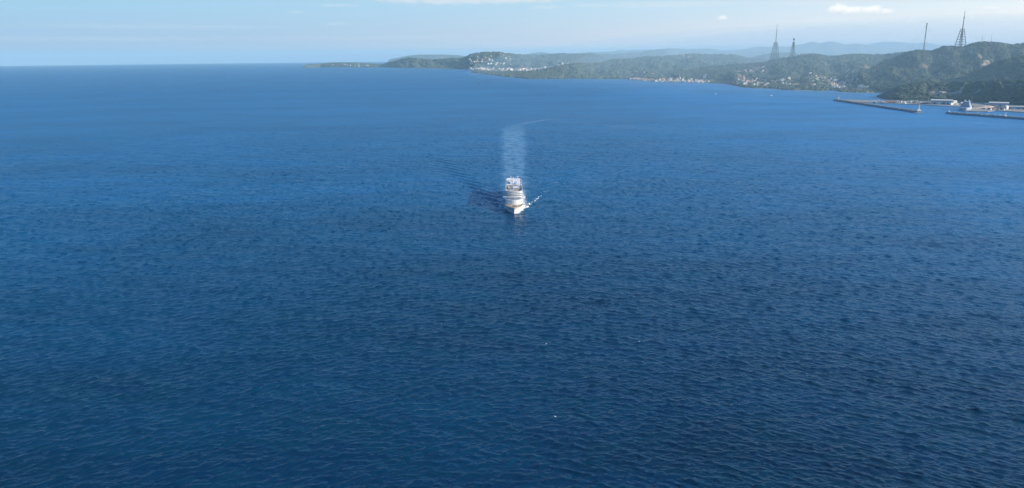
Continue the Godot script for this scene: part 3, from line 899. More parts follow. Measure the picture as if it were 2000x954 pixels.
func make_cruise_ship():
	var s := thing("cruise_ship", "white cruise ship with twin funnels heading towards the viewer", "cruise ship", BOW + Vector3(0, drop(BOW.x, BOW.z), 0))
	# hull: sections from the stem to the stern, flared at the bow
	var zs := [0.0, -1.0, -2.5, -5.0, -8.0, -12.0, -17.0, -23.0, -30.0, -38.0, -48.0, -62.0, -85.0, -115.0, -145.0, -170.0, -184.0, -190.0]
	var rows := []
	var edge := []
	for z in zs:
		var bd: float = 14.0 * pow(sin(minf(1.0, -z / 36.0) * PI / 2), 0.62)
		var bw: float = 14.0 * pow(sin(minf(1.0, -z / 64.0) * PI / 2), 0.85)
		if z < -165.0:
			var k := pow((-165.0 - z) / 25.0, 2.0)
			bw *= 1.0 - 0.35 * k
			bd *= 1.0 - 0.10 * k
		var top := deck_height(z) + 1.1
		var rake := 7.0 * smoothstep(-45.0, 0.0, z)
		var row := []
		for q in [-3.0, 0.0, 0.35, 0.7, 1.0]:
			var b: float = bw * 0.85 if q < 0.0 else lerpf(bw, bd, pow(q, 1.7))
			row.append(Vector3(b, q if q < 0.0 else q * top, z + (rake * pow(maxf(q, 0.0), 1.3))))
		rows.append(row)
		edge.append(row[-1])
	var st := shape()
	for i in rows.size() - 1:
		for k in 4:
			for sx in [1.0, -1.0]:
				var m := Vector3(sx, 1, 1)
				quad(st, rows[i][k] * m, rows[i + 1][k] * m, rows[i + 1][k + 1] * m, rows[i][k + 1] * m, Vector3(0, 3.0, rows[i + 1][k].z - 1.0))
	for k in 4:
		quad(st, rows[-1][k], rows[-1][k + 1], rows[-1][k + 1] * Vector3(-1, 1, 1), rows[-1][k] * Vector3(-1, 1, 1), Vector3(0, 3, -150))
	part("hull", st, mat.white_paint, s)
	# foredeck, a little below the bulwark
	st = shape()
	for i in edge.size() - 1:
		if zs[i] < -46.0:
			break
		var a: Vector3 = edge[i] * Vector3(0.985, 1, 1) - Vector3(0, 1.1, 0)
		var b: Vector3 = edge[i + 1] * Vector3(0.985, 1, 1) - Vector3(0, 1.1, 0)
		quad(st, a, b, b * Vector3(-1, 1, 1), a * Vector3(-1, 1, 1), Vector3(0, 0, a.z))
	var fd := part("foredeck", st, mat.teak, s, "brown planked foredeck")
	st = shape()
	box(st, Vector3(0, deck_height(-12), -13), Vector3(3.0, 1.2, 3.0), 0, 0.8)
	part("winch", st, mat.steel, fd)
	for sx in [-1.0, 1.0]:
		st = shape()
		box(st, Vector3(sx * 5.0, deck_height(-17), -18), Vector3(1.6, 0.9, 2.2), 0, 0.8)
		part("winch", st, mat.white_paint, fd)
		st = shape()
		box(st, Vector3(sx * 6.6, 5.2, -3.2), Vector3(0.5, 1.5, 1.2), sx * 0.7, 0.6)
		part("anchor", st, mat.steel, s)
	# accommodation up to the bridge: a bowed, windowless white front
	st = shape()
	slab(st, ship_plan(-29.0, 13.9, -183.0, 13.0), 7.6, 16.0)
	var low := part("lower_house", st, mat.white_paint, s)
	for y in [9.3, 11.9, 14.2]:
		for sx in [-1.0, 1.0]:
			for k in 24:
				st = shape()
				box(st, Vector3(sx * 13.93, y, -54.0 - k * 5.2), Vector3(0.12, 1.2, 3.6))
				part("window", st, mat.dark_glass, low)
	# bridge with its wings
	st = shape()
	slab(st, PackedVector2Array([Vector2(-17.8, -47.0), Vector2(-17.8, -44.5), Vector2(-9, -42.0), Vector2(0, -41.2), Vector2(9, -42.0), Vector2(17.8, -44.5), Vector2(17.8, -47.0), Vector2(13.9, -52), Vector2(-13.9, -52)]), 16.3, 18.3)
	var br := part("bridge", st, mat.white_paint, s)
	st = shape()
	for q in [[Vector2(-17.0, -44.62), Vector2(-9, -41.92)], [Vector2(-9, -41.92), Vector2(0, -41.1)], [Vector2(0, -41.1), Vector2(9, -41.92)], [Vector2(9, -41.92), Vector2(17.0, -44.62)]]:
		var a := Vector3(q[0].x, 17.1, q[0].y)
		var b := Vector3(q[1].x, 17.1, q[1].y)
		quad(st, a, b, b + Vector3(0, 0.7, 0), a + Vector3(0, 0.7, 0), Vector3(0, 17, -60))
	part("window_band", st, mat.dark_glass, br)
	st = shape()
	slab(st, ship_plan(-33.0, 13.5, -60.0, 12.0), 16.0, 16.3)
	part("soffit", st, mat.navy, br)
	# three decks of cabins above the bridge, each with a dark band of windows and a proud white edge
	for k in 3:
		var y: float = 18.3 + k * 2.6
		var top: float = y + 2.6
		var f: float = -46.0 - k * 1.6
		if k < 2:
			st = shape()
			slab(st, ship_plan(f, 12.8, -176.0, 6.0, 14.0), y, top - 0.35)
			var house := part("cabin_deck", st, mat.white_paint, s)
			st = shape()
			ring(st, ship_plan(f + 0.08, 12.88, -176.08, 6.0, 14.0), 0.1, y + 0.75, y + 1.75)
			part("window_band", st, mat.dark_glass, house)
			st = shape()
			slab(st, ship_plan(f + 0.8, 13.4, -177.0, 6.0, 14.0), top - 0.35, top)
			part("deck_edge", st, mat.white_paint, house)
	# sun deck inside a white rim
	st = shape()
	ring(st, ship_plan(-49.0, 13.6, -182.0, 7.0, 15.0), 0.7, 23.5, 26.5)
	var rim := part("rim", st, mat.white_paint, s)
	st = shape()
	ring(st, ship_plan(-48.9, 13.7, -182.1, 7.0, 15.0), 0.1, 24.5, 25.2)
	part("window_band", st, mat.dark_glass, rim)
	st = shape()
	slab(st, ship_plan(-50.0, 12.8, -108.0, 7.0), 23.5, 24.0)
	var sd := part("sun_deck", st, mat.teak, s, "brown sun deck inside the white rim")
	st = shape()
	box(st, Vector3(-4.6, 24.0, -78.0), Vector3(6.4, 0.6, 15.0))
	part("pool_edge", st, mat.deck_grey, sd)
	st = shape()
	box(st, Vector3(-4.6, 24.2, -78.0), Vector3(5.4, 0.45, 13.8))
	part("pool", st, mat.pool_water, sd)
	st = shape()
	box(st, Vector3(3.2, 24.0, -84.0), Vector3(9.0, 3.4, 17.0))
	var pv := part("pavilion", st, mat.white_paint, s)
	st = shape()
	box(st, Vector3(3.2, 25.0, -75.45), Vector3(7.6, 1.3, 0.12))
	part("window", st, mat.dark_glass, pv)
	for x in [-11.6, -8.8, 9.6, 11.8]:
		st = shape()
		box(st, Vector3(x, 24.0, -92.0), Vector3(0.8, 2.4, 22.0))
		part("screen_wall", st, mat.white_paint if absf(x) < 10.0 else mat.teak, s)
	# after deck, with dark skylights and the funnels
	st = shape()
	slab(st, ship_plan(-110.0, 11.4, -180.0, 5.0, 16.0), 23.5, 26.2)
	var ad := part("after_deck", st, mat.deck_grey, s)
	st = shape()
	box(st, Vector3(0, 26.2, -109.0), Vector3(25.4, 1.0, 1.6))
	part("parapet", st, mat.white_paint, ad)
	st = shape()
	box(st, Vector3(-8.0, 26.2, -130.0), Vector3(4.0, 0.9, 16.0), 0, 0.85)
	part("skylight", st, mat.navy, ad)
	st = shape()
	box(st, Vector3(1.2, 26.2, -119.0), Vector3(5.0, 0.8, 8.0), 0, 0.85)
	part("skylight", st, mat.navy, ad)
	st = shape()
	box(st, Vector3(1.0, 26.2, -156.0), Vector3(9.0, 2.2, 14.0), 0, 0.9)
	part("machine_house", st, mat.white_paint, ad)
	for x in [-5.2, 6.6]:
		st = shape()
		box(st, Vector3(x, 26.2, -138.0), Vector3(2.8, 8.2, 7.0), 0, 0.72)
		var fun := part("funnel", st, mat.white_paint, s)
		st = shape()
		box(st, Vector3(x, 34.4, -138.6), Vector3(1.8, 1.0, 4.2), 0, 0.9)
		part("funnel_cap", st, mat.steel, fun)
		st = shape()
		for dx in [-0.5, 0.5]:
			tube(st, Vector3(x + dx, 35.0, -138.0), Vector3(x + dx, 36.8, -138.6), 0.4, 0.35, 8)
		part("exhaust_pipe", st, mat.white_paint, fun)
	st = shape()
	tube(st, Vector3(-1.2, 26.2, -126.0), Vector3(-1.2, 37.0, -127.0), 0.8, 0.35, 8)
	var ms := part("mast", st, mat.white_paint, s)
	for y in [30.0, 32.4]:
		st = shape()
		box(st, Vector3(-1.2, y, -126.4), Vector3(5.0, 0.35, 0.5))
		part("radar_yard", st, mat.white_paint, ms)
	st = shape()
	tube(st, Vector3(-10.6, 26.6, -112.0), Vector3(-11.2, 34.5, -112.0), 0.22, 0.12, 6)
	part("antenna", st, mat.white_paint, s)
	for p in [Vector3(-8.0, 28.6, -146.0), Vector3(8.5, 29.6, -150.0)]:
		st = shape()
		tube(st, p - Vector3(0, 2.4, 0), p - Vector3(0, 0.8, 0), 0.5, 0.4, 8)
		var o := part("radome_post", st, mat.white_paint, s)
		var sp := SphereMesh.new()
		sp.radius = 1.3
		sp.height = 2.6
		sp.radial_segments = 16
		sp.rings = 8
		var d := MeshInstance3D.new()
		d.name = "radome"
		d.mesh = sp
		d.material_override = mat.white_paint
		d.position = p
		o.add_child(d, true)

# ---------------------------------------------------------------- foam on the water round the ship
func foam_sheet(label: String, x0: float, x1: float, z0: float, z1: float, step: float, density: Callable):
	var nx := int((x1 - x0) / step)
	var nz := int((z1 - z0) / step)
	var a := PackedFloat32Array()
	a.resize((nx + 1) * (nz + 1))
	for j in nz + 1:
		for i in nx + 1:
			a[j * (nx + 1) + i] = clampf(density.call(x0 + i * step, z0 + j * step), 0.0, 1.0)
	var st := SurfaceTool.new()
	st.begin(Mesh.PRIMITIVE_TRIANGLES)
	for j in nz:
		for i in nx:
			var k := [j * (nx + 1) + i, j * (nx + 1) + i + 1, (j + 1) * (nx + 1) + i + 1, (j + 1) * (nx + 1) + i]
			if a[k[0]] + a[k[1]] + a[k[2]] + a[k[3]] < 0.02:
				continue
			for t in [0, 1, 2, 0, 2, 3]:
				var q: int = k[t]
				var x := x0 + (q % (nx + 1)) * step
				var z := z0 + (q / (nx + 1)) * step
				st.set_color(Color(0.82, 0.86, 0.88, a[q]))
				st.add_vertex(Vector3(x, drop(x, z) + sea_height(x, z) + 0.12 + 0.5 * a[q], z))
	st.generate_normals()
	var o := MeshInstance3D.new()
	o.name = numbered("sea_foam")
	o.mesh = st.commit()
	o.material_override = mat.foam
	struct(o, label, "stuff")
	add_child(o)

func make_foam():
	var nz := FastNoiseLite.new()
	nz.seed = 21
	nz.frequency = 1.0
	nz.fractal_octaves = 3
	# curling bow wave and broken crests to starboard (right in the picture), weaker to port
	var right := func(x: float, z: float) -> float:
		var s := BOW.z - z
		var dx := x - BOW.x
		if s < -1.0:
			return 0.0
		var hull := 14.0 * pow(sin(clampf(s / 64.0, 0.0, 1.0) * PI / 2), 0.85)
		var e := dx - hull
		var n := nz.get_noise_2d(x / 4.5, z / 8.0)
		var f := smoothstep(9.0, 0.5, e) * (0.75 + 0.5 * n) * smoothstep(230.0, 150.0, s) * (1.0 if s < 60.0 else 0.55)
		var mid := s * 0.272 + 6.0 * (1.0 - exp(-s / 18.0))
		var arm := exp(-pow((dx - mid) / (1.6 + s * 0.012), 2.0)) * (1.25 * smoothstep(70.0, 30.0, s) + smoothstep(lerpf(0.0, 0.30, smoothstep(40.0, 200.0, s)), lerpf(0.3, 0.6, smoothstep(40.0, 200.0, s)), n) * smoothstep(420.0, 60.0, s) * 1.0)
		var inner := smoothstep(0.10, 0.35, n) * 0.9 * (1.0 if e > 0.0 and dx < mid else 0.0) * smoothstep(110.0, 50.0, s)
		return maxf(maxf(f, arm), inner) * smoothstep(-1.0, 4.0, s)
	foam_sheet("white foam of the bow wave along the sunlit right side", BOW.x, BOW.x + 140.0, BOW.z - 425.0, BOW.z + 2.0, 1.0, right)
	var left := func(x: float, z: float) -> float:
		var s := BOW.z - z
		var dx := BOW.x - x
		if s < -1.0:
			return 0.0
		var hull := 14.0 * pow(sin(clampf(s / 64.0, 0.0, 1.0) * PI / 2), 0.85)
		var n := nz.get_noise_2d(x / 4.5, z / 8.0)
		var f := smoothstep(5.0, 0.3, dx - hull) * (0.55 + 0.6 * n) * smoothstep(230.0, 150.0, s)
		var mid := s * 0.272 + 6.0 * (1.0 - exp(-s / 18.0))
		var arm := exp(-pow((dx - mid) / 1.6, 2.0)) * smoothstep(0.12, 0.4, n) * smoothstep(330.0, 40.0, s) * 0.7
		return maxf(f, arm) * smoothstep(-1.0, 6.0, s)
	foam_sheet("thin foam along the shaded left side of the ship", BOW.x - 115.0, BOW.x, BOW.z - 335.0, BOW.z + 2.0, 1.0, left)
	# the faint lines that the ship left on the water where it turned out of the harbour
	var track := [Vector2(9, -2560), Vector2(60, -2720), Vector2(193, -2915), Vector2(130, -2800), Vector2(250, -2640), Vector2(428, -2484), Vector2(643, -2332), Vector2(900, -2190)]
	track_line("pale streak of old wake curving away from the ship", [track[0], track[1], track[2]], 26.0, 0.13)
	track_line("long thin streak of old wake running towards the right edge", [Vector2(150, -2760), Vector2(290, -2620), Vector2(428, -2484), Vector2(560, -2390)], 16.0, 0.13)
	track_line("faint streak on the water outside the harbour mouth", [Vector2(1060, -3200), Vector2(1300, -2960), Vector2(1500, -2700), Vector2(1650, -2480), Vector2(1800, -2250)], 16.0, 0.13)

func track_line(label: String, pts: Array, width: float, strength: float):
	var nz := FastNoiseLite.new()
	nz.seed = 5
	nz.frequency = 1.0
	var st := SurfaceTool.new()
	st.begin(Mesh.PRIMITIVE_TRIANGLES)
	var total := pts.size() - 1
	var n := total * 60
	var rows := []
	for i in n + 1:
		var t: float = total * float(i) / n
		var k := mini(int(t), total - 1)
		var p: Vector2 = pts[k].cubic_interpolate(pts[k + 1], pts[maxi(k - 1, 0)], pts[mini(k + 2, total)], t - k)
		var q: Vector2 = pts[k + 1] - pts[k]
		var side := Vector2(-q.y, q.x).normalized()
		var e := sin(PI * float(i) / n)
		var row := []
		for j in 7:
			var w := (j - 3) / 3.0
			var pp := p + side * (w * width + 3.0 * nz.get_noise_1d(i * 0.1))
			var a := strength * e * (1.0 - w * w) * clampf(0.6 + 1.1 * nz.get_noise_2d(i * 0.35, j * 0.4), 0.0, 1.0)
			row.append([Vector3(pp.x, drop(pp.x, pp.y) + sea_height(pp.x, pp.y) + 0.3, pp.y), a])
		rows.append(row)
	for i in n:
		for j in 6:
			for t in [[0, 0], [0, 1], [1, 1], [0, 0], [1, 1], [1, 0]]:
				var q: Array = rows[i + t[0]][j + t[1]]
				st.set_color(Color(0.62, 0.74, 0.80, q[1]))
				st.add_vertex(q[0])
	st.generate_normals()
	var o := MeshInstance3D.new()
	o.name = numbered("sea_foam")
	o.mesh = st.commit()
	o.material_override = mat.foam
	struct(o, label, "stuff")
	add_child(o)

# ---------------------------------------------------------------- harbour
func ground(x: float, z: float, h := 2.2) -> Vector3:
	return Vector3(x, drop(x, z) + h, z)

func make_quay(label: String, pts: Array):
	var plan := PackedVector2Array()
	for p in pts:
		plan.append(Vector2(p[0], p[1]))
	var y := drop(plan[0].x, plan[0].y)
	var st := shape()
	slab(st, plan, y - 4.0, y + 2.2)
	var o := obj("quay", st, mat.concrete)
	struct(o, label)

func make_breakwater(label: String, a: Vector2, b: Vector2, height: float, wide: float, rocks: int):
	var o := thing("breakwater", label, "breakwater", Vector3(a.x, drop(a.x, a.y), a.y))
	var d := b - a
	var len := d.length()
	d /= len
	var s := Vector2(-d.y, d.x)
	var st := shape()
	var prof := [Vector2(-wide, -4), Vector2(-wide * 0.38, height), Vector2(wide * 0.38, height), Vector2(wide * 0.8, -4)]
	var n := 24
	for i in n:
		for k in 3:
			var q := []
			for t in [[i, k], [i + 1, k], [i + 1, k + 1], [i, k + 1]]:
				var p: Vector2 = d * (len * t[0] / n) + s * prof[t[1]].x
				q.append(Vector3(p.x, prof[t[1]].y, p.y))
			var m := d * (len * (i + 0.5) / n)
			quad(st, q[0], q[1], q[2], q[3], Vector3(m.x, -2, m.y))
	for e in [0.0, len]:
		var q := []
		for k in 4:
			var p: Vector2 = d * e + s * prof[k].x
			q.append(Vector3(p.x, prof[k].y, p.y))
		quad(st, q[0], q[1], q[2], q[3], Vector3(d.x * len / 2, 0, d.y * len / 2))
	part("mound", st, mat.stone, o)
	st = shape()
	for i in n:
		var p := d * (len * (i + 0.5) / n)
		box(st, Vector3(p.x, height, p.y), Vector3(len / n * 0.99, 0.5, wide * 0.5), -atan2(d.y, d.x))
	part("roadway", st, mat.concrete, o)
	st = shape()
	for i in rocks:
		var side := -1.0 if i % 3 else 1.0
		var w := rng.randf()
		var p := d * (len * rng.randf()) + s * side * lerpf(wide * 0.4, wide * 0.95, w)
		box(st, Vector3(p.x, lerpf(height - 1.5, -1.5, w), p.y), Vector3(rng.randf_range(3, 6), rng.randf_range(2, 4), rng.randf_range(3, 6)), rng.randf() * 3.0, 0.6)
	var r := part("boulders", st, mat.stone, o)
	r.set_meta("kind", "stuff")

func make_light(label: String, at: Vector3, h: float, m: Material):
	var o := thing("harbour_light", label, "harbour light", at)
	var st := shape()
	box(st, Vector3.ZERO, Vector3(h * 0.55, h * 0.16, h * 0.55))
	part("base", st, mat.white_wall, o)
	st = shape()
	tube(st, Vector3(0, h * 0.16, 0), Vector3(0, h * 0.8, 0), h * 0.10, h * 0.075, 10)
	part("tower", st, m, o)
	st = shape()
	tube(st, Vector3(0, h * 0.8, 0), Vector3(0, h * 0.83, 0), h * 0.12, h * 0.12, 10)
	part("gallery", st, mat.white_wall, o)
	st = shape()
	tube(st, Vector3(0, h * 0.83, 0), Vector3(0, h * 0.95, 0), h * 0.06, h * 0.06, 8)
	var l := part("lantern", st, mat.dark_glass, o)
	st = shape()
	tube(st, Vector3(0, h * 0.95, 0), Vector3(0, h, 0), h * 0.07, 0.02, 8)
	part("lantern_cap", st, m, l)

func make_shed(label: String, at: Vector3, size: Vector3, turn: float, wall: Material, roof: Material, group := "", called := "warehouse", category := "warehouse"):
	var o := thing(called, label, category, at, turn, group)
	var st := shape()
	box(st, Vector3.ZERO, Vector3(size.x, size.y * 0.82, size.z))
	part("wall", st, wall, o)
	st = shape()
	var w := size.x * 0.51
	var d := size.z * 0.52
	var y := size.y * 0.82
	var t := size.y
	for sx in [-1.0, 1.0]:
		quad(st, Vector3(-w, y, sx * d), Vector3(w, y, sx * d), Vector3(w, t, sx * d * 0.15), Vector3(-w, t, sx * d * 0.15), Vector3(0, 0, 0))
		quad(st, Vector3(sx * w, y, -d), Vector3(sx * w, y, d), Vector3(sx * w, t, d * 0.15), Vector3(sx * w, t, -d * 0.15), Vector3(0, y, 0))
	quad(st, Vector3(-w, t, -d * 0.15), Vector3(w, t, -d * 0.15), Vector3(w, t, d * 0.15), Vector3(-w, t, d * 0.15), Vector3(0, 0, 0))
	quad(st, Vector3(-w, y, -d), Vector3(w, y, -d), Vector3(w, y, d), Vector3(-w, y, d), Vector3(0, t, 0))
	part("roof", st, roof, o)
	if size.x > 30.0:
		for k in 4:
			st = shape()
			box(st, Vector3((k - 1.5) * size.x * 0.22, 0, size.z * 0.5 + 0.1), Vector3(size.x * 0.12, size.y * 0.4, 0.3))
			part("door", st, mat.steel if k != 1 else mat.white_wall, o)

func make_harbour():
	make_quay("grey concrete quay and mole under the dark headland", [[1655, -3828], [1712, -3895], [1800, -3825], [1830, -3790], [1880, -3775], [2110, -3640], [2120, -3490], [1991, -3287], [1893, -3471], [1794, -3557], [1721, -3644]])
	make_quay("grey concrete quay at the right edge with a sandy yard", [[1853, -3116], [1884, -3047], [1929, -3036], [1990, -3087], [2039, -2984], [2110, -2840], [2400, -2900], [2400, -3500], [2260, -3560], [2112, -3490], [2050, -3330], [1960, -3180]])
	make_breakwater("long dark stone breakwater running out from the mole to a white light", Vector2(1650, -3826), Vector2(1636, -3012), 8.0, 17.0, 420)
	make_breakwater("rough stone breakwater entering from the right edge of the view", Vector2(1724, -2966), Vector2(1900, -2530), 7.0, 15.0, 380)
	make_light("small white light at the landward end of the mole", ground(1664, -3829), 22.0, mat.white_wall)
	make_light("white light on the seaward end of the long breakwater", ground(1637, -3018, 8.0), 27.0, mat.white_wall)
	make_light("tiny pale light on the tip of the rough breakwater", ground(1728, -2962, 7.0), 11.0, mat.white_wall)
	make_light("white light on the rough breakwater near the right edge", ground(1812, -2748, 7.0), 15.0, mat.white_wall)
	var spots := [[1772, -2846], [1786, -2812], [1797, -2785], [1805, -2766]]
	for i in spots.size():
		make_shed("low white hut on the rough breakwater", ground(spots[i][0], spots[i][1], 7.0), Vector3(5.5, 4.5, 4.5), -0.5, mat.white_wall, mat.white_wall, "white huts on the breakwater", "hut", "hut")
	make_shed("long grey warehouse with a white roof edge on the mole side", ground(1990, -3478), Vector3(86, 22, 38), -0.51, mat.shed_wall, mat.pale_roof)
	make_shed("grey warehouse with a white roof behind the sandy yard", ground(2140, -3300), Vector3(74, 20, 34), -0.55, mat.shed_wall, mat.pale_roof)
	make_shed("lower pale shed beside the warehouse at the right edge", ground(2120, -3150), Vector3(72, 13, 26), -0.55, mat.shed_wall, mat.pale_roof)
	make_shed("white gabled shed in front of the lower pale shed", ground(2068, -3140), Vector3(17, 15, 14), 0.6, mat.white_wall, mat.white_wall)
	make_shed("bright white square store, left on the mole quay", ground(1750, -3622), Vector3(13, 9, 10), -0.5, mat.white_wall, mat.white_wall, "", "store", "store")
	make_shed("bright white oblong store, second along the mole quay", ground(1779, -3594), Vector3(15, 7, 10), -0.5, mat.white_wall, mat.white_wall, "", "store", "store")
	make_shed("bright white store at the end of the brown sheds", ground(1838, -3575), Vector3(12, 11, 10), -0.5, mat.white_wall, mat.white_wall, "", "store", "store")
	make_shed("long low brown shed roof between the white stores", ground(1812, -3612), Vector3(70, 7, 18), -0.6, mat.pink_wall, mat.tile_roof, "", "shed", "shed")
	make_shed("second low brown shed behind the white stores", ground(1850, -3650), Vector3(80, 8, 18), -0.7, mat.cream_wall, mat.tile_roof, "", "shed", "shed")
	make_shed("white boat store behind the gravel beside the warehouse", ground(2064, -3505), Vector3(20, 15, 14), 0.2, mat.white_wall, mat.white_wall, "", "store", "store")
	make_shed("small white office at the quay edge below the gravel", ground(2006, -3428), Vector3(16, 9, 10), 0.4, mat.white_wall, mat.white_wall, "", "store", "store")
	make_shed("white store furthest right on the north quay", ground(2092, -3490), Vector3(13, 8, 10), 0.2, mat.white_wall, mat.white_wall, "", "store", "store")
	make_shed("white kiosk row behind the grey ferry", ground(2190, -3440), Vector3(36, 7, 10), -0.5, mat.white_wall, mat.grey_roof, "", "store", "store")
	make_shed("cream building at the far right of the sandy yard", ground(2150, -3080), Vector3(34, 13, 16), -0.5, mat.cream_wall, mat.white_wall, "", "store", "store")
	# the small buildings strewn over the quays
	for i in 22:
		var a := Vector2(1790, -3690).lerp(Vector2(2095, -3560), rng.randf()) + Vector2(rng.randf_range(-14, 14), rng.randf_range(-16, 16)) if i < 12 else Vector2(2150, -3380).lerp(Vector2(2230, -3060), rng.randf()) + Vector2(rng.randf_range(-30, 30), rng.randf_range(-20, 20))
		make_shed("small warm-toned harbour building along the foot of the headland" if i < 12 else "small warm-toned building strewn round the right-hand yard", ground(a.x, a.y), Vector3(rng.randf_range(9, 20), rng.randf_range(5, 9), rng.randf_range(8, 12)), rng.randf_range(-0.9, 0.2),
			[mat.cream_wall, mat.pink_wall, mat.white_wall][i % 3], [mat.tile_roof, mat.pale_roof][i % 2], "buildings along the foot of the headland" if i < 12 else "buildings round the right-hand yard", "harbour_building", "building")
	# heaps of sand and gravel
	for g in [[2012, -3480, 34.0, 8.0, "pale gravel heap beside the long warehouse"], [2040, -3445, 26.0, 6.0, "smaller pale gravel heap near the quay edge"], [2000, -3200, 48.0, 8.0, "broad sandy heap beside the grey ferry"], [2050, -3235, 44.0, 10.0, "higher sandy heap below the right warehouse"]]:
		var st := shape()
		var nn := 18
		var rows := []
		for k in 5:
			var row := []
			for i in nn:
				var a := TAU * i / nn
				var r: float = g[2] * (1.0 - k / 4.6) * rng.randf_range(0.8, 1.15)
				row.append(Vector3(cos(a) * r, g[3] * pow(k / 4.0, 0.8) * rng.randf_range(0.8, 1.1), sin(a) * r * 0.8))
			rows.append(row)
		for k in 4:
			for i in nn:
				quad(st, rows[k][i], rows[k][(i + 1) % nn], rows[k + 1][(i + 1) % nn], rows[k + 1][i], Vector3(0, -5, 0))
		for i in nn:
			tri(st, rows[4][i], rows[4][(i + 1) % nn], Vector3(0, g[3], 0), Vector3(0, -5, 0))
		var o := obj("sand_heap", st, mat.sand)
		o.position = ground(g[0], g[1])
		tag(o, g[4], "sand heap")
	make_ferry()
	make_clutter()
	make_crane("thin grey dockside crane behind the ferry", ground(1990, -3262), 52.0, 0.25)
	make_crane("slim crane left of the long warehouse", ground(1962, -3540), 38.0, 0.1)
	make_crane("slim leaning crane just beside the long warehouse", ground(1978, -3528), 38.0, 0.3)

func make_clutter():
	# boats lying along the quays and boxes stacked on them
	var lines := [[Vector2(1727, -3640), Vector2(1888, -3478), 13, "small boat moored along the mole quay"], [Vector2(1900, -3462), Vector2(1985, -3300), 8, "small boat moored along the quay below the long warehouse"], [Vector2(1998, -3078), Vector2(2050, -2975), 7, "small boat moored along the sandy quay at the right edge"]]
	var first := {}
	for l in lines:
		for i in l[2]:
			var p: Vector2 = l[0].lerp(l[1], (i + rng.randf()) / l[2])
			var o: Node3D
			if first.is_empty():
				o = make_boat(l[3], p, 11.0, rng.randf_range(0.4, 1.2), 14.0)
				first["boat"] = o
			else:
				o = first["boat"].duplicate()
				o.name = numbered("motor_boat")
				add_child(o)
				o.position = Vector3(p.x, drop(p.x, p.y), p.y)
				o.rotation.y = rng.randf_range(0.3, 1.4)
				o.scale = Vector3.ONE * rng.randf_range(0.7, 1.25)
			tag(o, l[3], "boat", "small boats moored " + l[3].substr(18))
	var yards := [[Vector2(1900, -3560), 90.0, 26, "box stacked on the north quay left of the long warehouse"], [Vector2(2060, -3450), 55.0, 18, "box lying in the yard right of the long warehouse"], [Vector2(2120, -3220), 80.0, 26, "box lying in the yard at the right edge"], [Vector2(2010, -3130), 50.0, 14, "box lying on the sandy quay beside the ferry"]]
	var mats := [mat.white_wall, mat.cream_wall, mat.shed_wall, mat.rust, mat.navy]
	for y in yards:
		for i in y[2]:
			var p: Vector2 = y[0] + Vector2(rng.randf_range(-1, 1), rng.randf_range(-1, 1)) * y[1] * 0.7
			var st := shape()
			box(st, Vector3.ZERO, Vector3(rng.randf_range(5, 13), rng.randf_range(2.6, 6.0), rng.randf_range(3, 6)))
			var o := obj("freight_box", st, mats[rng.randi() % 5])
			o.position = ground(p.x, p.y)
			o.rotation.y = rng.randf_range(-1, 1)
			tag(o, y[3], "freight box", "boxes" + y[3].substr(3))

func make_ferry():
	# grey ferry lying end-on at the corner of the quay
	var o := thing("ferry", "tall grey-blue ferry moored end-on at the quay corner", "ferry", Vector3(1886, drop(1886, -3120), -3122), -0.66)
	var st := shape()
	var rows := []
	for k in 6:
		var z: float = [26.0, 18.0, 4.0, -30.0, -60.0, -74.0][k]
		var w: float = [9.0, 15.0, 19.0, 20.0, 19.0, 13.0][k]
		rows.append([Vector3(w * 0.85, -3, z), Vector3(w, 6, z), Vector3(w, 13, z + (2.0 if k == 0 else 0.0))])
	for i in 5:
		for k in 2:
			for sx in [1.0, -1.0]:
				var m := Vector3(sx, 1, 1)
				quad(st, rows[i][k] * m, rows[i + 1][k] * m, rows[i + 1][k + 1] * m, rows[i][k + 1] * m, Vector3(0, 4, -20))
		quad(st, rows[i][2], rows[i + 1][2], rows[i + 1][2] * Vector3(-1, 1, 1), rows[i][2] * Vector3(-1, 1, 1), Vector3(0, 0, -20))
	for e in [0, 5]:
		for k in 2:
			quad(st, rows[e][k], rows[e][k + 1], rows[e][k + 1] * Vector3(-1, 1, 1), rows[e][k] * Vector3(-1, 1, 1), Vector3(0, 4, -20))
	part("hull", st, mat.ship_grey, o)
	for k in 4:
		var w := 36.0 - k * 4.2
		st = shape()
		box(st, Vector3(0, 13.0 + k * 5.4, -26.0 - k * 1.5), Vector3(w, 5.1, 62.0 - k * 9.0), 0, 0.95)
		var d := part("deck_house", st, mat.ship_grey, o)
		st = shape()
		box(st, Vector3(0, 15.2 + k * 5.4, -26.0 - k * 1.5), Vector3(w + 0.1, 1.3, 62.1 - k * 9.0), 0, 0.985)
		part("window_band", st, mat.dark_glass, d)
	for x in [-7.5, 7.5]:
		st = shape()
		box(st, Vector3(x, 34.6, -34.0), Vector3(5.0, 6.5, 9.0), 0, 0.85)
		part("funnel", st, mat.white_paint, o)
	st = shape()
	tube(st, Vector3(0, 34.6, -12.0), Vector3(0, 46.0, -12.5), 0.6, 0.3)
	part("mast", st, mat.white_paint, o)

func make_crane(label: String, at: Vector3, h: float, lean: float):
	var o := thing("crane", label, "crane", at, -0.5)
	var st := shape()
	box(st, Vector3.ZERO, Vector3(5, 4, 5))
	part("base", st, mat.shed_wall, o)
	st = shape()
	var top := Vector3(h * lean * 0.5, h, 0)
	tube(st, Vector3(0, 4, 0), top, 0.9, 0.5)
	part("jib", st, mat.mast_light, o)
	st = shape()
	box(st, Vector3(0, 4, 0), Vector3(3.5, 3.0, 3.5))
	part("cab", st, mat.white_paint, o)
	st = shape()
	tube(st, top, top - Vector3(0, h * 0.4, 0), 0.12, 0.12, 4)
	part("hoist_cable", st, mat.steel, o)

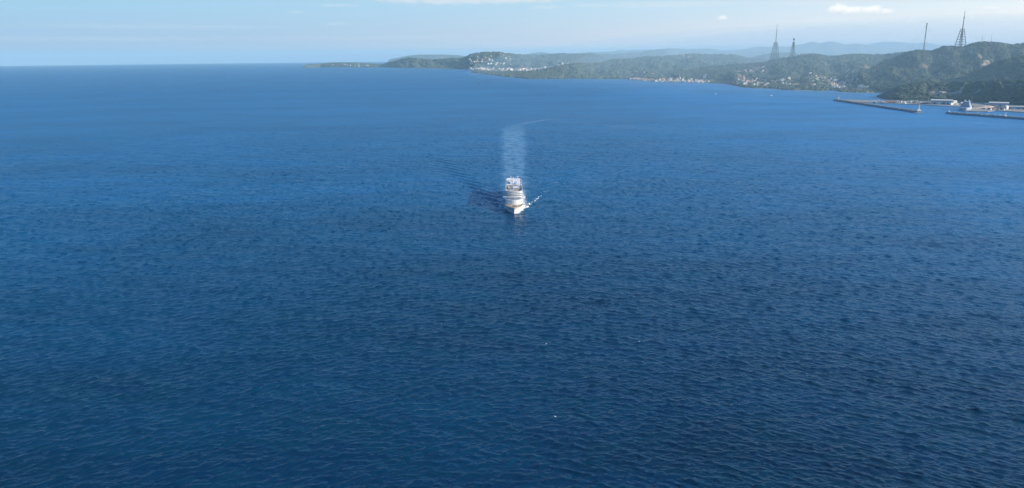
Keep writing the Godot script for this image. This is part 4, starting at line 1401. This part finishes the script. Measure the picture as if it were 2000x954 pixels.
# ---------------------------------------------------------------- masts and towers on the hills
func make_tower(called: String, label: String, at: Vector3, h: float, w0: float, w1: float, frac: float, rings: int, drums: bool):
	var o := thing(called, label, "radio tower", at)
	var st: SurfaceTool
	var hl := h * frac
	var q := w0 / 60.0 * maxf(1.0, Vector2(at.x, at.z).length() / 5600.0)
	for s in [[-1, -1], [1, -1], [1, 1], [-1, 1]]:
		st = shape()
		tube(st, Vector3(s[0] * w0 / 2, -12, s[1] * w0 / 2), Vector3(s[0] * w1 / 2, hl, s[1] * w1 / 2), 1.8 * q + 0.5, 1.4 * q + 0.5)
		part("leg", st, mat.mast_steel, o)
	for k in rings:
		var t := (k + 1.0) / rings
		var w := lerpf(w0, w1, t) / 2
		var y := hl * t
		st = shape()
		for i in 4:
			var a := Vector3(cos(PI / 4 + i * PI / 2), 0, sin(PI / 4 + i * PI / 2)) * w * 1.414
			var b := Vector3(cos(PI / 4 + (i + 1) * PI / 2), 0, sin(PI / 4 + (i + 1) * PI / 2)) * w * 1.414
			tube(st, a + Vector3(0, y, 0), b + Vector3(0, y, 0), 1.7, 1.7, 4)
		part("ring_beam", st, mat.mast_steel, o)
	st = shape()
	tube(st, Vector3(0, -10, 0), Vector3(0, hl, 0), 3.1, 3.0, 8)
	part("core", st, mat.mast_steel, o)
	st = shape()
	tube(st, Vector3(0, hl, 0), Vector3(0, h * 0.82, 0), 3.4, 2.2, 8)
	tube(st, Vector3(0, h * 0.82, 0), Vector3(0, h, 0), 1.7, 1.2, 8)
	part("spire", st, mat.mast_steel, o)
	for y in [hl, h * 0.82]:
		st = shape()
		tube(st, Vector3(0, y - 2.0, 0), Vector3(0, y + 2.0, 0), 5.0, 5.0, 10)
		part("platform", st, mat.mast_steel, o)
	if drums:
		for k in 4:
			st = shape()
			var y := h * (0.55 + 0.13 * k)
			tube(st, Vector3(-4, y, 3), Vector3(-4, y, 7), 4.6, 4.6, 10)
			part("dish", st, mat.mast_steel, o)
			st = shape()
			tube(st, Vector3(5, y - 9, 2), Vector3(7, y - 9, 4), 3.8, 3.8, 10)
			part("dish", st, mat.mast_steel, o)
		st = shape()
		tube(st, Vector3(0, h - 15, 0), Vector3(0, h, 0), 8.5, 8.5, 12)
		part("antenna_drum", st, mat.mast_steel, o)

func make_towers():
	make_tower("lattice_tower", "tall lattice radio tower with a slender spire on the middle ridge", hill_point(hills.tower_hill, 8.11, 0.98), 322.0, 66.0, 22.0, 0.50, 6, false)
	make_tower("lattice_tower", "short lattice tower hung with dishes right of the taller one", hill_point(hills.tower_hill, 10.05, 0.97), 172.0, 42.0, 10.0, 0.80, 6, true)
	make_tower("lattice_tower", "tallest lattice tower with wide legs on the highest right hill", hill_point(hills.great_hill, 11.15, 0.995), 240.0, 56.0, 16.0, 0.50, 7, false)
	# guyed mast
	var at := hill_point(hills.great_hill, 6.05, 1.0)
	var o := thing("guyed_mast", "plain straight mast with long guy wires on the right hill", "radio mast", at)
	var h := 188.0
	var st := shape()
	tube(st, Vector3(0, -6, 0), Vector3(0, h, 0), 3.0, 2.9, 8)
	part("shaft", st, mat.mast_steel, o)
	for y in [h * 0.16, h * 0.53, h - 3.0]:
		st = shape()
		tube(st, Vector3(0, y - 2.2, 0), Vector3(0, y + 2.2, 0), 4.8, 4.8, 10)
		part("collar", st, mat.mast_steel, o)
	for p in [Vector3(-150, -8, 40), Vector3(150, 8, -20), Vector3(20, -40, 150), Vector3(-40, -30, -150)]:
		st = shape()
		tube(st, Vector3(0, h - 12, 0), p, 0.35, 0.35, 4)
		part("guy_wire", st, mat.mast_light, o)
	for m in [[13.75, 36.0, "short thin mast on the highest summit, left of two"], [14.78, 46.0, "slightly taller thin mast on the highest summit, right of two"]]:
		o = thing("thin_mast", m[2], "radio mast", hill_point(hills.great_hill, m[0], 1.0))
		st = shape()
		tube(st, Vector3(0, -4, 0), Vector3(0, m[1], 0), 1.5, 1.0)
		part("shaft", st, mat.mast_light, o)
		st = shape()
		box(st, Vector3.ZERO, Vector3(9, 5, 7))
		part("hut", st, mat.white_wall, o)
		st = shape()
		box(st, Vector3(0, m[1] * 0.8, 0), Vector3(4.5, 3.0, 3.0))
		part("antenna_panel", st, mat.mast_light, o)
	o = thing("radar_dome", "bright white dome beside the short lattice tower", "radar dome", hill_point(hills.tower_hill, 10.45, 0.985))
	st = shape()
	tube(st, Vector3(0, -4, 0), Vector3(0, 9, 0), 5.5, 5.0, 10)
	part("base", st, mat.white_wall, o)
	var sp := SphereMesh.new()
	sp.radius = 8.0
	sp.height = 16.0
	sp.radial_segments = 20
	sp.rings = 10
	var d := MeshInstance3D.new()
	d.name = "dome"
	d.mesh = sp
	d.material_override = mat.white_paint
	d.position.y = 15.0
	o.add_child(d)

# ---------------------------------------------------------------- houses
func house_mesh(kind: int, wall: Material, roof: Material) -> ArrayMesh:
	# unit house (1 wide, 1 deep, 1 high to the eaves): walls and a hipped, gabled or flat roof
	var st := shape()
	box(st, Vector3(0, -0.6, 0), Vector3(1, 1.6, 1))
	if kind == 3:
		box(st, Vector3(0.25, 1.0, 0.1), Vector3(0.4, 0.35, 0.5))
	st.generate_normals()
	var m := st.commit()
	st = shape()
	var e := 0.56
	if kind == 3:
		box(st, Vector3(0, 1.0, 0), Vector3(1.04, 0.06, 1.04))
	else:
		var r := 0.5 if kind == 1 else 0.22
		var a := Vector3(-r, 1.45, 0)
		var b := Vector3(r, 1.45, 0)
		var c := Vector3(0, 1.0, 0)
		for s in [-1.0, 1.0]:
			quad(st, Vector3(-e, 1, s * e), Vector3(e, 1, s * e), b, a, c)
			tri(st, Vector3(s * e, 1, -e), Vector3(s * e, 1, e), b if s > 0 else a, c)
	st.generate_normals()
	st.commit(m)
	m.surface_set_material(0, wall)
	m.surface_set_material(1, roof)
	return m

func make_houses():
	var kinds := []
	for w in ["white_wall", "cream_wall", "pink_wall"]:
		for k in [1, 2, 3]:
			kinds.append(house_mesh(k, mat[w], mat.grey_roof if k == 3 else mat.tile_roof))
	# hill, u range, v range, how many, width, height, share of white walls, share of flat roofs, label, group
	var rows := [
		["tower_hill", 4.3, 4.75, 0.68, 0.78, 7, 13.0, 7.0, 0.7, 0.4, "pale house of the highest left hamlet on the villa slope", "houses of the highest left hamlet"],
		["tower_hill", 5.6, 7.1, 0.66, 0.80, 22, 14.0, 8.0, 0.85, 0.5, "white house of the bright hamlet below the left lattice tower", "houses of the bright hamlet"],
		["tower_hill", 4.2, 5.4, 0.30, 0.52, 18, 13.0, 7.0, 0.45, 0.3, "house of the scattered hamlet above the small point", "houses above the small point"],
		["tower_hill", 5.3, 6.8, 0.19, 0.32, 18, 14.0, 7.0, 0.4, 0.5, "low house of the terraces just above the wooded shore", "houses of the shore terraces"],
		["tower_hill", 7.6, 10.5, 0.20, 0.36, 16, 14.0, 7.5, 0.6, 0.4, "house round the orange clearing on the villa slope", "houses round the orange clearing"],
		["tower_hill", 11.0, 14.0, 0.30, 0.44, 14, 15.0, 7.0, 0.8, 0.6, "white villa among trees right of the orange clearing", "villas right of the orange clearing"],
		["tower_hill", 13.0, 14.9, 0.16, 0.30, 12, 14.0, 7.0, 0.7, 0.5, "house on the pale terraces near the right shore", "houses on the pale terraces"],
		["tower_hill", 15.0, 18.5, 0.26, 0.52, 34, 13.0, 7.5, 0.8, 0.4, "villa scattered below the great dark hill", "villas below the great hill"],
		["tower_hill", 15.8, 17.4, 0.09, 0.16, 5, 17.0, 10.0, 1.0, 1.0, "large white villa close to the shore left of the headland", "large villas near the shore"],
		["forest", 15.2, 16.9, 0.012, 0.07, 30, 20.0, 12.0, 0.35, 0.4, "pinkish building of the small harbour town on the middle shore", "buildings of the middle shore town, left half"],
		["forest", 16.9, 21.2, 0.012, 0.10, 30, 20.0, 11.0, 0.75, 0.6, "pale building spread along the beach of the middle shore", "buildings along the middle beach"],
		["forest", 14.0, 16.8, 0.33, 0.42, 8, 15.0, 8.0, 0.9, 0.5, "white house in the woods above the middle shore town", "houses in the woods above the shore town"],
		["forest", 17.9, 19.2, 0.84, 0.97, 8, 13.0, 7.0, 0.7, 0.5, "white house near the top of the middle wooded hill", "houses near the middle hilltop"],
		["west", 12.6, 16.4, 0.13, 0.30, 40, 34.0, 19.0, 0.6, 0.5, "block of the dense white town at the foot of the far hill", "blocks of the far white town"],
		["west", 7.5, 12.2, 0.50, 0.88, 26, 24.0, 14.0, 0.85, 0.5, "tiny white house high on the far hill", "houses high on the far hill"],
		["cape", 0.4, 5.6, 0.12, 0.62, 14, 24.0, 13.0, 0.6, 0.5, "tiny pale building on the low hazy cape", "buildings on the hazy cape"],
	]
	for r in rows:
		for i in r[5]:
			var u := rng.randf_range(r[1], r[2])
			var v := rng.randf_range(r[3], r[4])
			one_house(kinds, r, hill_point(hills[r[0]], u, v))
	# the few that stand out
	for s in [["tower_hill", 16.15, 0.125, 24.0, 14.0, "largest bright white villa above the shore near the headland"], ["tower_hill", 16.35, 0.105, 20.0, 10.0, "long white villa just below the largest bright villa"], ["tower_hill", 16.85, 0.125, 17.0, 13.0, "bright white villa right of the largest one"],
		["tower_hill", 7.4, 0.155, 18.0, 11.0, "single bright house in the dark trees of the small point"], ["tower_hill", 9.0, 0.29, 22.0, 10.0, "bright white house on top of the orange clearing"],
		["forest", 20.25, 0.085, 22.0, 40.0, "tall white tower block behind the middle beach"], ["forest", 19.3, 0.05, 34.0, 14.0, "large white hotel on the middle beach, left of the tower block"], ["forest", 20.8, 0.05, 36.0, 13.0, "large white hotel on the middle beach, right of the tower block"], ["forest", 18.0, 0.075, 26.0, 16.0, "bright square house behind the middle beach"]]:
		var o := MeshInstance3D.new()
		o.name = numbered("house")
		o.mesh = kinds[2]
		o.position = hill_point(hills[s[0]], s[1], s[2])
		o.rotation.y = rng.randf_range(-0.6, 0.2)
		o.scale = Vector3(s[3], s[4], s[3] * 0.7) * 1.15
		clear_trees(o.position, s[3] * 0.6)
		tag(o, s[5], "house")
		add_child(o)
	# the rest of the two far towns, too many and too small to tell apart
	var st := [shape(), shape(), shape()]
	for r in [["west", 12.3, 16.6, 0.10, 0.34, 190, 26.0], ["west", 7.0, 12.3, 0.09, 0.24, 150, 24.0], ["west", 7.4, 12.4, 0.45, 0.92, 45, 22.0], ["west", 16.3, 18.6, 0.38, 0.62, 30, 22.0], ["forest", 15.0, 20.6, 0.006, 0.06, 270, 14.0], ["forest", 19.0, 22.0, 0.01, 0.10, 50, 14.0], ["tower_hill", 4.2, 7.2, 0.10, 0.45, 60, 11.0], ["tower_hill", 11.0, 18.8, 0.14, 0.46, 120, 10.0]]:
		for i in r[5]:
			var p := hill_point(hills[r[0]], rng.randf_range(r[1], r[2]), r[3] + (r[4] - r[3]) * pow(rng.randf(), 1.4))
			var w: float = r[6] * rng.randf_range(0.65, 1.45)
			clear_trees(p, w * 0.5)
			box(st[rng.randi() % 3 if rng.randf() < 0.8 else 0], p - Vector3(0, 4, 0), Vector3(w, w * rng.randf_range(0.45, 0.8) + 4.0, w * 0.7), rng.randf() * 3.0)
	for k in 3:
		var o := obj("town_houses", st[k], mat[["white_wall", "cream_wall", "pink_wall"][k]])
		struct(o, ["white", "cream", "pink"][k] + " small house fronts crowding the towns along the shore", "stuff")

var housed := {}

func clear_trees(p: Vector3, w: float):
	# no trees stand on a house or just in front of it
	var n := int(ceil(w / 14.0))
	var c := Vector2i(int(floor(p.x / 14.0)), int(floor(p.z / 14.0)))
	var away := Vector2(-p.x, -p.z).normalized()
	for i in range(-n, n + 1):
		for j in range(-n, n + 1):
			housed[c + Vector2i(i, j)] = true
	for k in 9:
		housed[Vector2i(int(floor((p.x + away.x * k * 12.0) / 14.0)), int(floor((p.z + away.y * k * 12.0) / 14.0)))] = true

func one_house(kinds: Array, r: Array, p: Vector3):
	var o := MeshInstance3D.new()
	o.name = numbered("house")
	var wall := 0 if rng.randf() < r[8] * 0.75 else 1 + rng.randi() % 2
	var roof := 2 if rng.randf() < r[9] else rng.randi() % 2
	o.mesh = kinds[wall * 3 + roof]
	o.position = p
	o.rotation.y = rng.randf_range(-0.9, 0.6)
	var w: float = r[6] * rng.randf_range(0.65, 1.25)
	clear_trees(p, w * 0.5)
	o.scale = Vector3(w, r[7] * rng.randf_range(0.85, 1.4), w * rng.randf_range(0.55, 0.9))
	tag(o, r[10], "house", r[11])
	add_child(o)

# ---------------------------------------------------------------- boats
func make_boat(label: String, at: Vector2, length: float, turn: float, mast := 0.0, sail := false, called := "motor_boat", category := "boat") -> Node3D:
	var o := thing(called, label, category, Vector3(at.x, drop(at.x, at.y), at.y), turn)
	var st := shape()
	var rows := []
	var w := length * 0.15
	for k in 6:
		var z := length * (0.5 - k / 5.0)
		var b: float = w * [0.02, 0.62, 0.95, 1.0, 0.95, 0.8][k]
		rows.append([Vector3(b * 0.5, -0.4, z), Vector3(b, length * 0.09 + length * 0.04 * (1.0 - k / 5.0), z)])
	for i in 5:
		for sx in [1.0, -1.0]:
			var m := Vector3(sx, 1, 1)
			quad(st, rows[i][0] * m, rows[i + 1][0] * m, rows[i + 1][1] * m, rows[i][1] * m, Vector3(0, 0.2, 0))
		quad(st, rows[i][1], rows[i + 1][1], rows[i + 1][1] * Vector3(-1, 1, 1), rows[i][1] * Vector3(-1, 1, 1), Vector3(0, -2, 0))
	quad(st, rows[5][0], rows[5][1], rows[5][1] * Vector3(-1, 1, 1), rows[5][0] * Vector3(-1, 1, 1), Vector3.ZERO)
	part("hull", st, mat.white_paint, o)
	st = shape()
	box(st, Vector3(0, length * 0.09, -length * 0.05), Vector3(w * 1.3, length * (0.05 if mast > 0.0 else 0.13), length * 0.36), 0, 0.85)
	var cab := part("cabin", st, mat.white_paint, o)
	st = shape()
	box(st, Vector3(0, length * 0.105, -length * 0.05), Vector3(w * 1.28, length * 0.025, length * 0.355))
	part("window_band", st, mat.dark_glass, cab)
	if mast > 0.0:
		st = shape()
		tube(st, Vector3(0, length * 0.1, length * 0.05), Vector3(0, mast, length * 0.05), 0.35, 0.2)
		part("mast", st, mat.mast_light, o)
		st = shape()
		tube(st, Vector3(0, length * 0.2, length * 0.04), Vector3(0, length * 0.2, -length * 0.38), 0.25, 0.2)
		part("boom", st, mat.mast_light, o)
		if sail:
			st = shape()
			var a := Vector3(0.3, length * 0.22, 0)
			tri(st, a, Vector3(1.2, length * 0.22, -length * 0.36), Vector3(0.3, mast * 0.96, length * 0.04), Vector3(-9, 0, 0))
			tri(st, a - Vector3(0.2, 0, 0), Vector3(1.0, length * 0.22, -length * 0.36), Vector3(0.1, mast * 0.96, length * 0.04), Vector3(9, 0, 0))
			part("sail", st, mat.white_paint, o)
	return o

func make_boats():
	make_boat("tiny white sailing boat on open water below the far town", Vector2(-273, -6591), 26.0, 0.8, 30.0, true, "sailing_boat", "boat")
	make_boat("distant white sail close under the far town", Vector2(-760, -13500), 46.0, 0.3, 60.0, true, "sailing_boat", "boat")
	make_boat("small white motor boat off the middle beach", Vector2(1230, -4537), 16.0, -1.2)
	make_boat("white motor boat with a short wake off the small point", Vector2(1493, -4326), 19.0, -1.2)
	make_boat("tiny white boat close inshore of the middle beach", Vector2(1488, -5996), 18.0, 0.9)
	make_boat("white launch near the shore town pier", Vector2(1262, -6420), 34.0, 1.2)
	make_boat("white launch moored at the end of the town beach", Vector2(1340, -6520), 30.0, 1.4)
	make_boat("white motor boat off the quay in front of the brown sheds", Vector2(1872, -3496), 17.0, 0.8)
	make_boat("white motor boat lying at the corner of the sandy quay", Vector2(1921, -3020), 17.0, 0.4)
	make_boat("tall masted yacht at the mole quay, left of two", Vector2(1866, -3510), 24.0, 0.8, 36.0, false, "sailing_yacht", "yacht")
	make_boat("tall masted yacht at the mole quay, right of two", Vector2(1884, -3492), 24.0, 0.8, 38.0, false, "sailing_yacht", "yacht")
	# white water behind the boat that is under way
	track_line("short white wake behind the motor boat off the small point", [Vector2(1497, -4324), Vector2(1530, -4316), Vector2(1585, -4306)], 3.0, 0.9)

# ---------------------------------------------------------------- gulls
func make_gull(label: String, at: Vector3, turn: float, bank: float, k := 1.0):
	var o := thing("gull", label, "gull", at, turn)
	o.rotation.z = bank
	o.scale = Vector3.ONE * k
	# one continuous body, from the beak's root to the tail
	var st := SurfaceTool.new()
	st.begin(Mesh.PRIMITIVE_TRIANGLES)
	var rings := [[0.30, 0.012, 0.0], [0.27, 0.045, 0.01], [0.22, 0.055, 0.012], [0.17, 0.05, 0.005], [0.10, 0.085, -0.01], [0.0, 0.105, -0.015], [-0.12, 0.085, 0.0], [-0.22, 0.05, 0.01], [-0.27, 0.035, 0.015]]
	for i in rings.size() - 1:
		for j in 10:
			var q := []
			for t in [[i, j], [i, j + 1], [i + 1, j + 1], [i + 1, j]]:
				var r: Array = rings[t[0]]
				var a: float = TAU * (t[1] % 10) / 10
				q.append(Vector3(cos(a) * r[1], sin(a) * r[1] + r[2], r[0]))
			quad(st, q[0], q[1], q[2], q[3], Vector3(0, 0, (rings[i][0] + rings[i + 1][0]) / 2))
	part("body", st, mat.gull_white, o)
	st = shape()
	for j in 5:
		var x0 := -0.09 + j * 0.036
		quad(st, Vector3(x0 * 0.4, 0.015, -0.24), Vector3((x0 + 0.036) * 0.4, 0.015, -0.24), Vector3(x0 + 0.036, 0.02, -0.40), Vector3(x0, 0.02, -0.40), Vector3(0, -1, 0))
	part("tail", st, mat.gull_white, o)
	st = shape()
	tube(st, Vector3(0, 0.0, 0.29), Vector3(0, -0.012, 0.37), 0.014, 0.004, 5)
	part("beak", st, mat.beak, o)
	for s in [-1.0, 1.0]:
		st = shape()
		var pts := [[0.05, 0.10, -0.10, 0.03], [0.25, 0.13, -0.10, 0.11], [0.42, 0.10, -0.09, 0.13], [0.60, 0.02, -0.11, 0.09], [0.75, -0.10, -0.15, 0.04]]
		for i in 4:
			for up in [1.0, -1.0]:
				var a: Array = pts[i]
				var b: Array = pts[i + 1]
				var d: float = 0.006 * up
				quad(st, Vector3(s * a[0], a[3] + d, a[1]), Vector3(s * b[0], b[3] + d, b[1]), Vector3(s * b[0], b[3] + d, b[2]), Vector3(s * a[0], a[3] + d, a[2]), Vector3(s * a[0], a[3] - up * 5.0, 0))
		var w := part("wing", st, mat.gull_white, o)
		st = shape()
		quad(st, Vector3(s * 0.62, 0.095, 0.0), Vector3(s * 0.77, 0.045, -0.10), Vector3(s * 0.77, 0.045, -0.155), Vector3(s * 0.62, 0.095, -0.115), Vector3(0, -5, 0))
		part("wing_tip", st, mat.steel, w)

func make_gulls():
	make_gull("white gull gliding low over the water, left of centre", Vector3(-64, 6, -628), 0.3, 1.1, 1.5)
	make_gull("white gull over the water with a streak of foam beside it", Vector3(28, 4, -583), 1.2, 0.3, 1.5)
	make_gull("bright white gull nearest the viewer, below the ship", Vector3(28, 5, -452), 2.4, 0.2, 1.2)
	make_gull("pale gull on the right over lighter water", Vector3(107, 4, -587), 0.7, 0.4, 1.3)
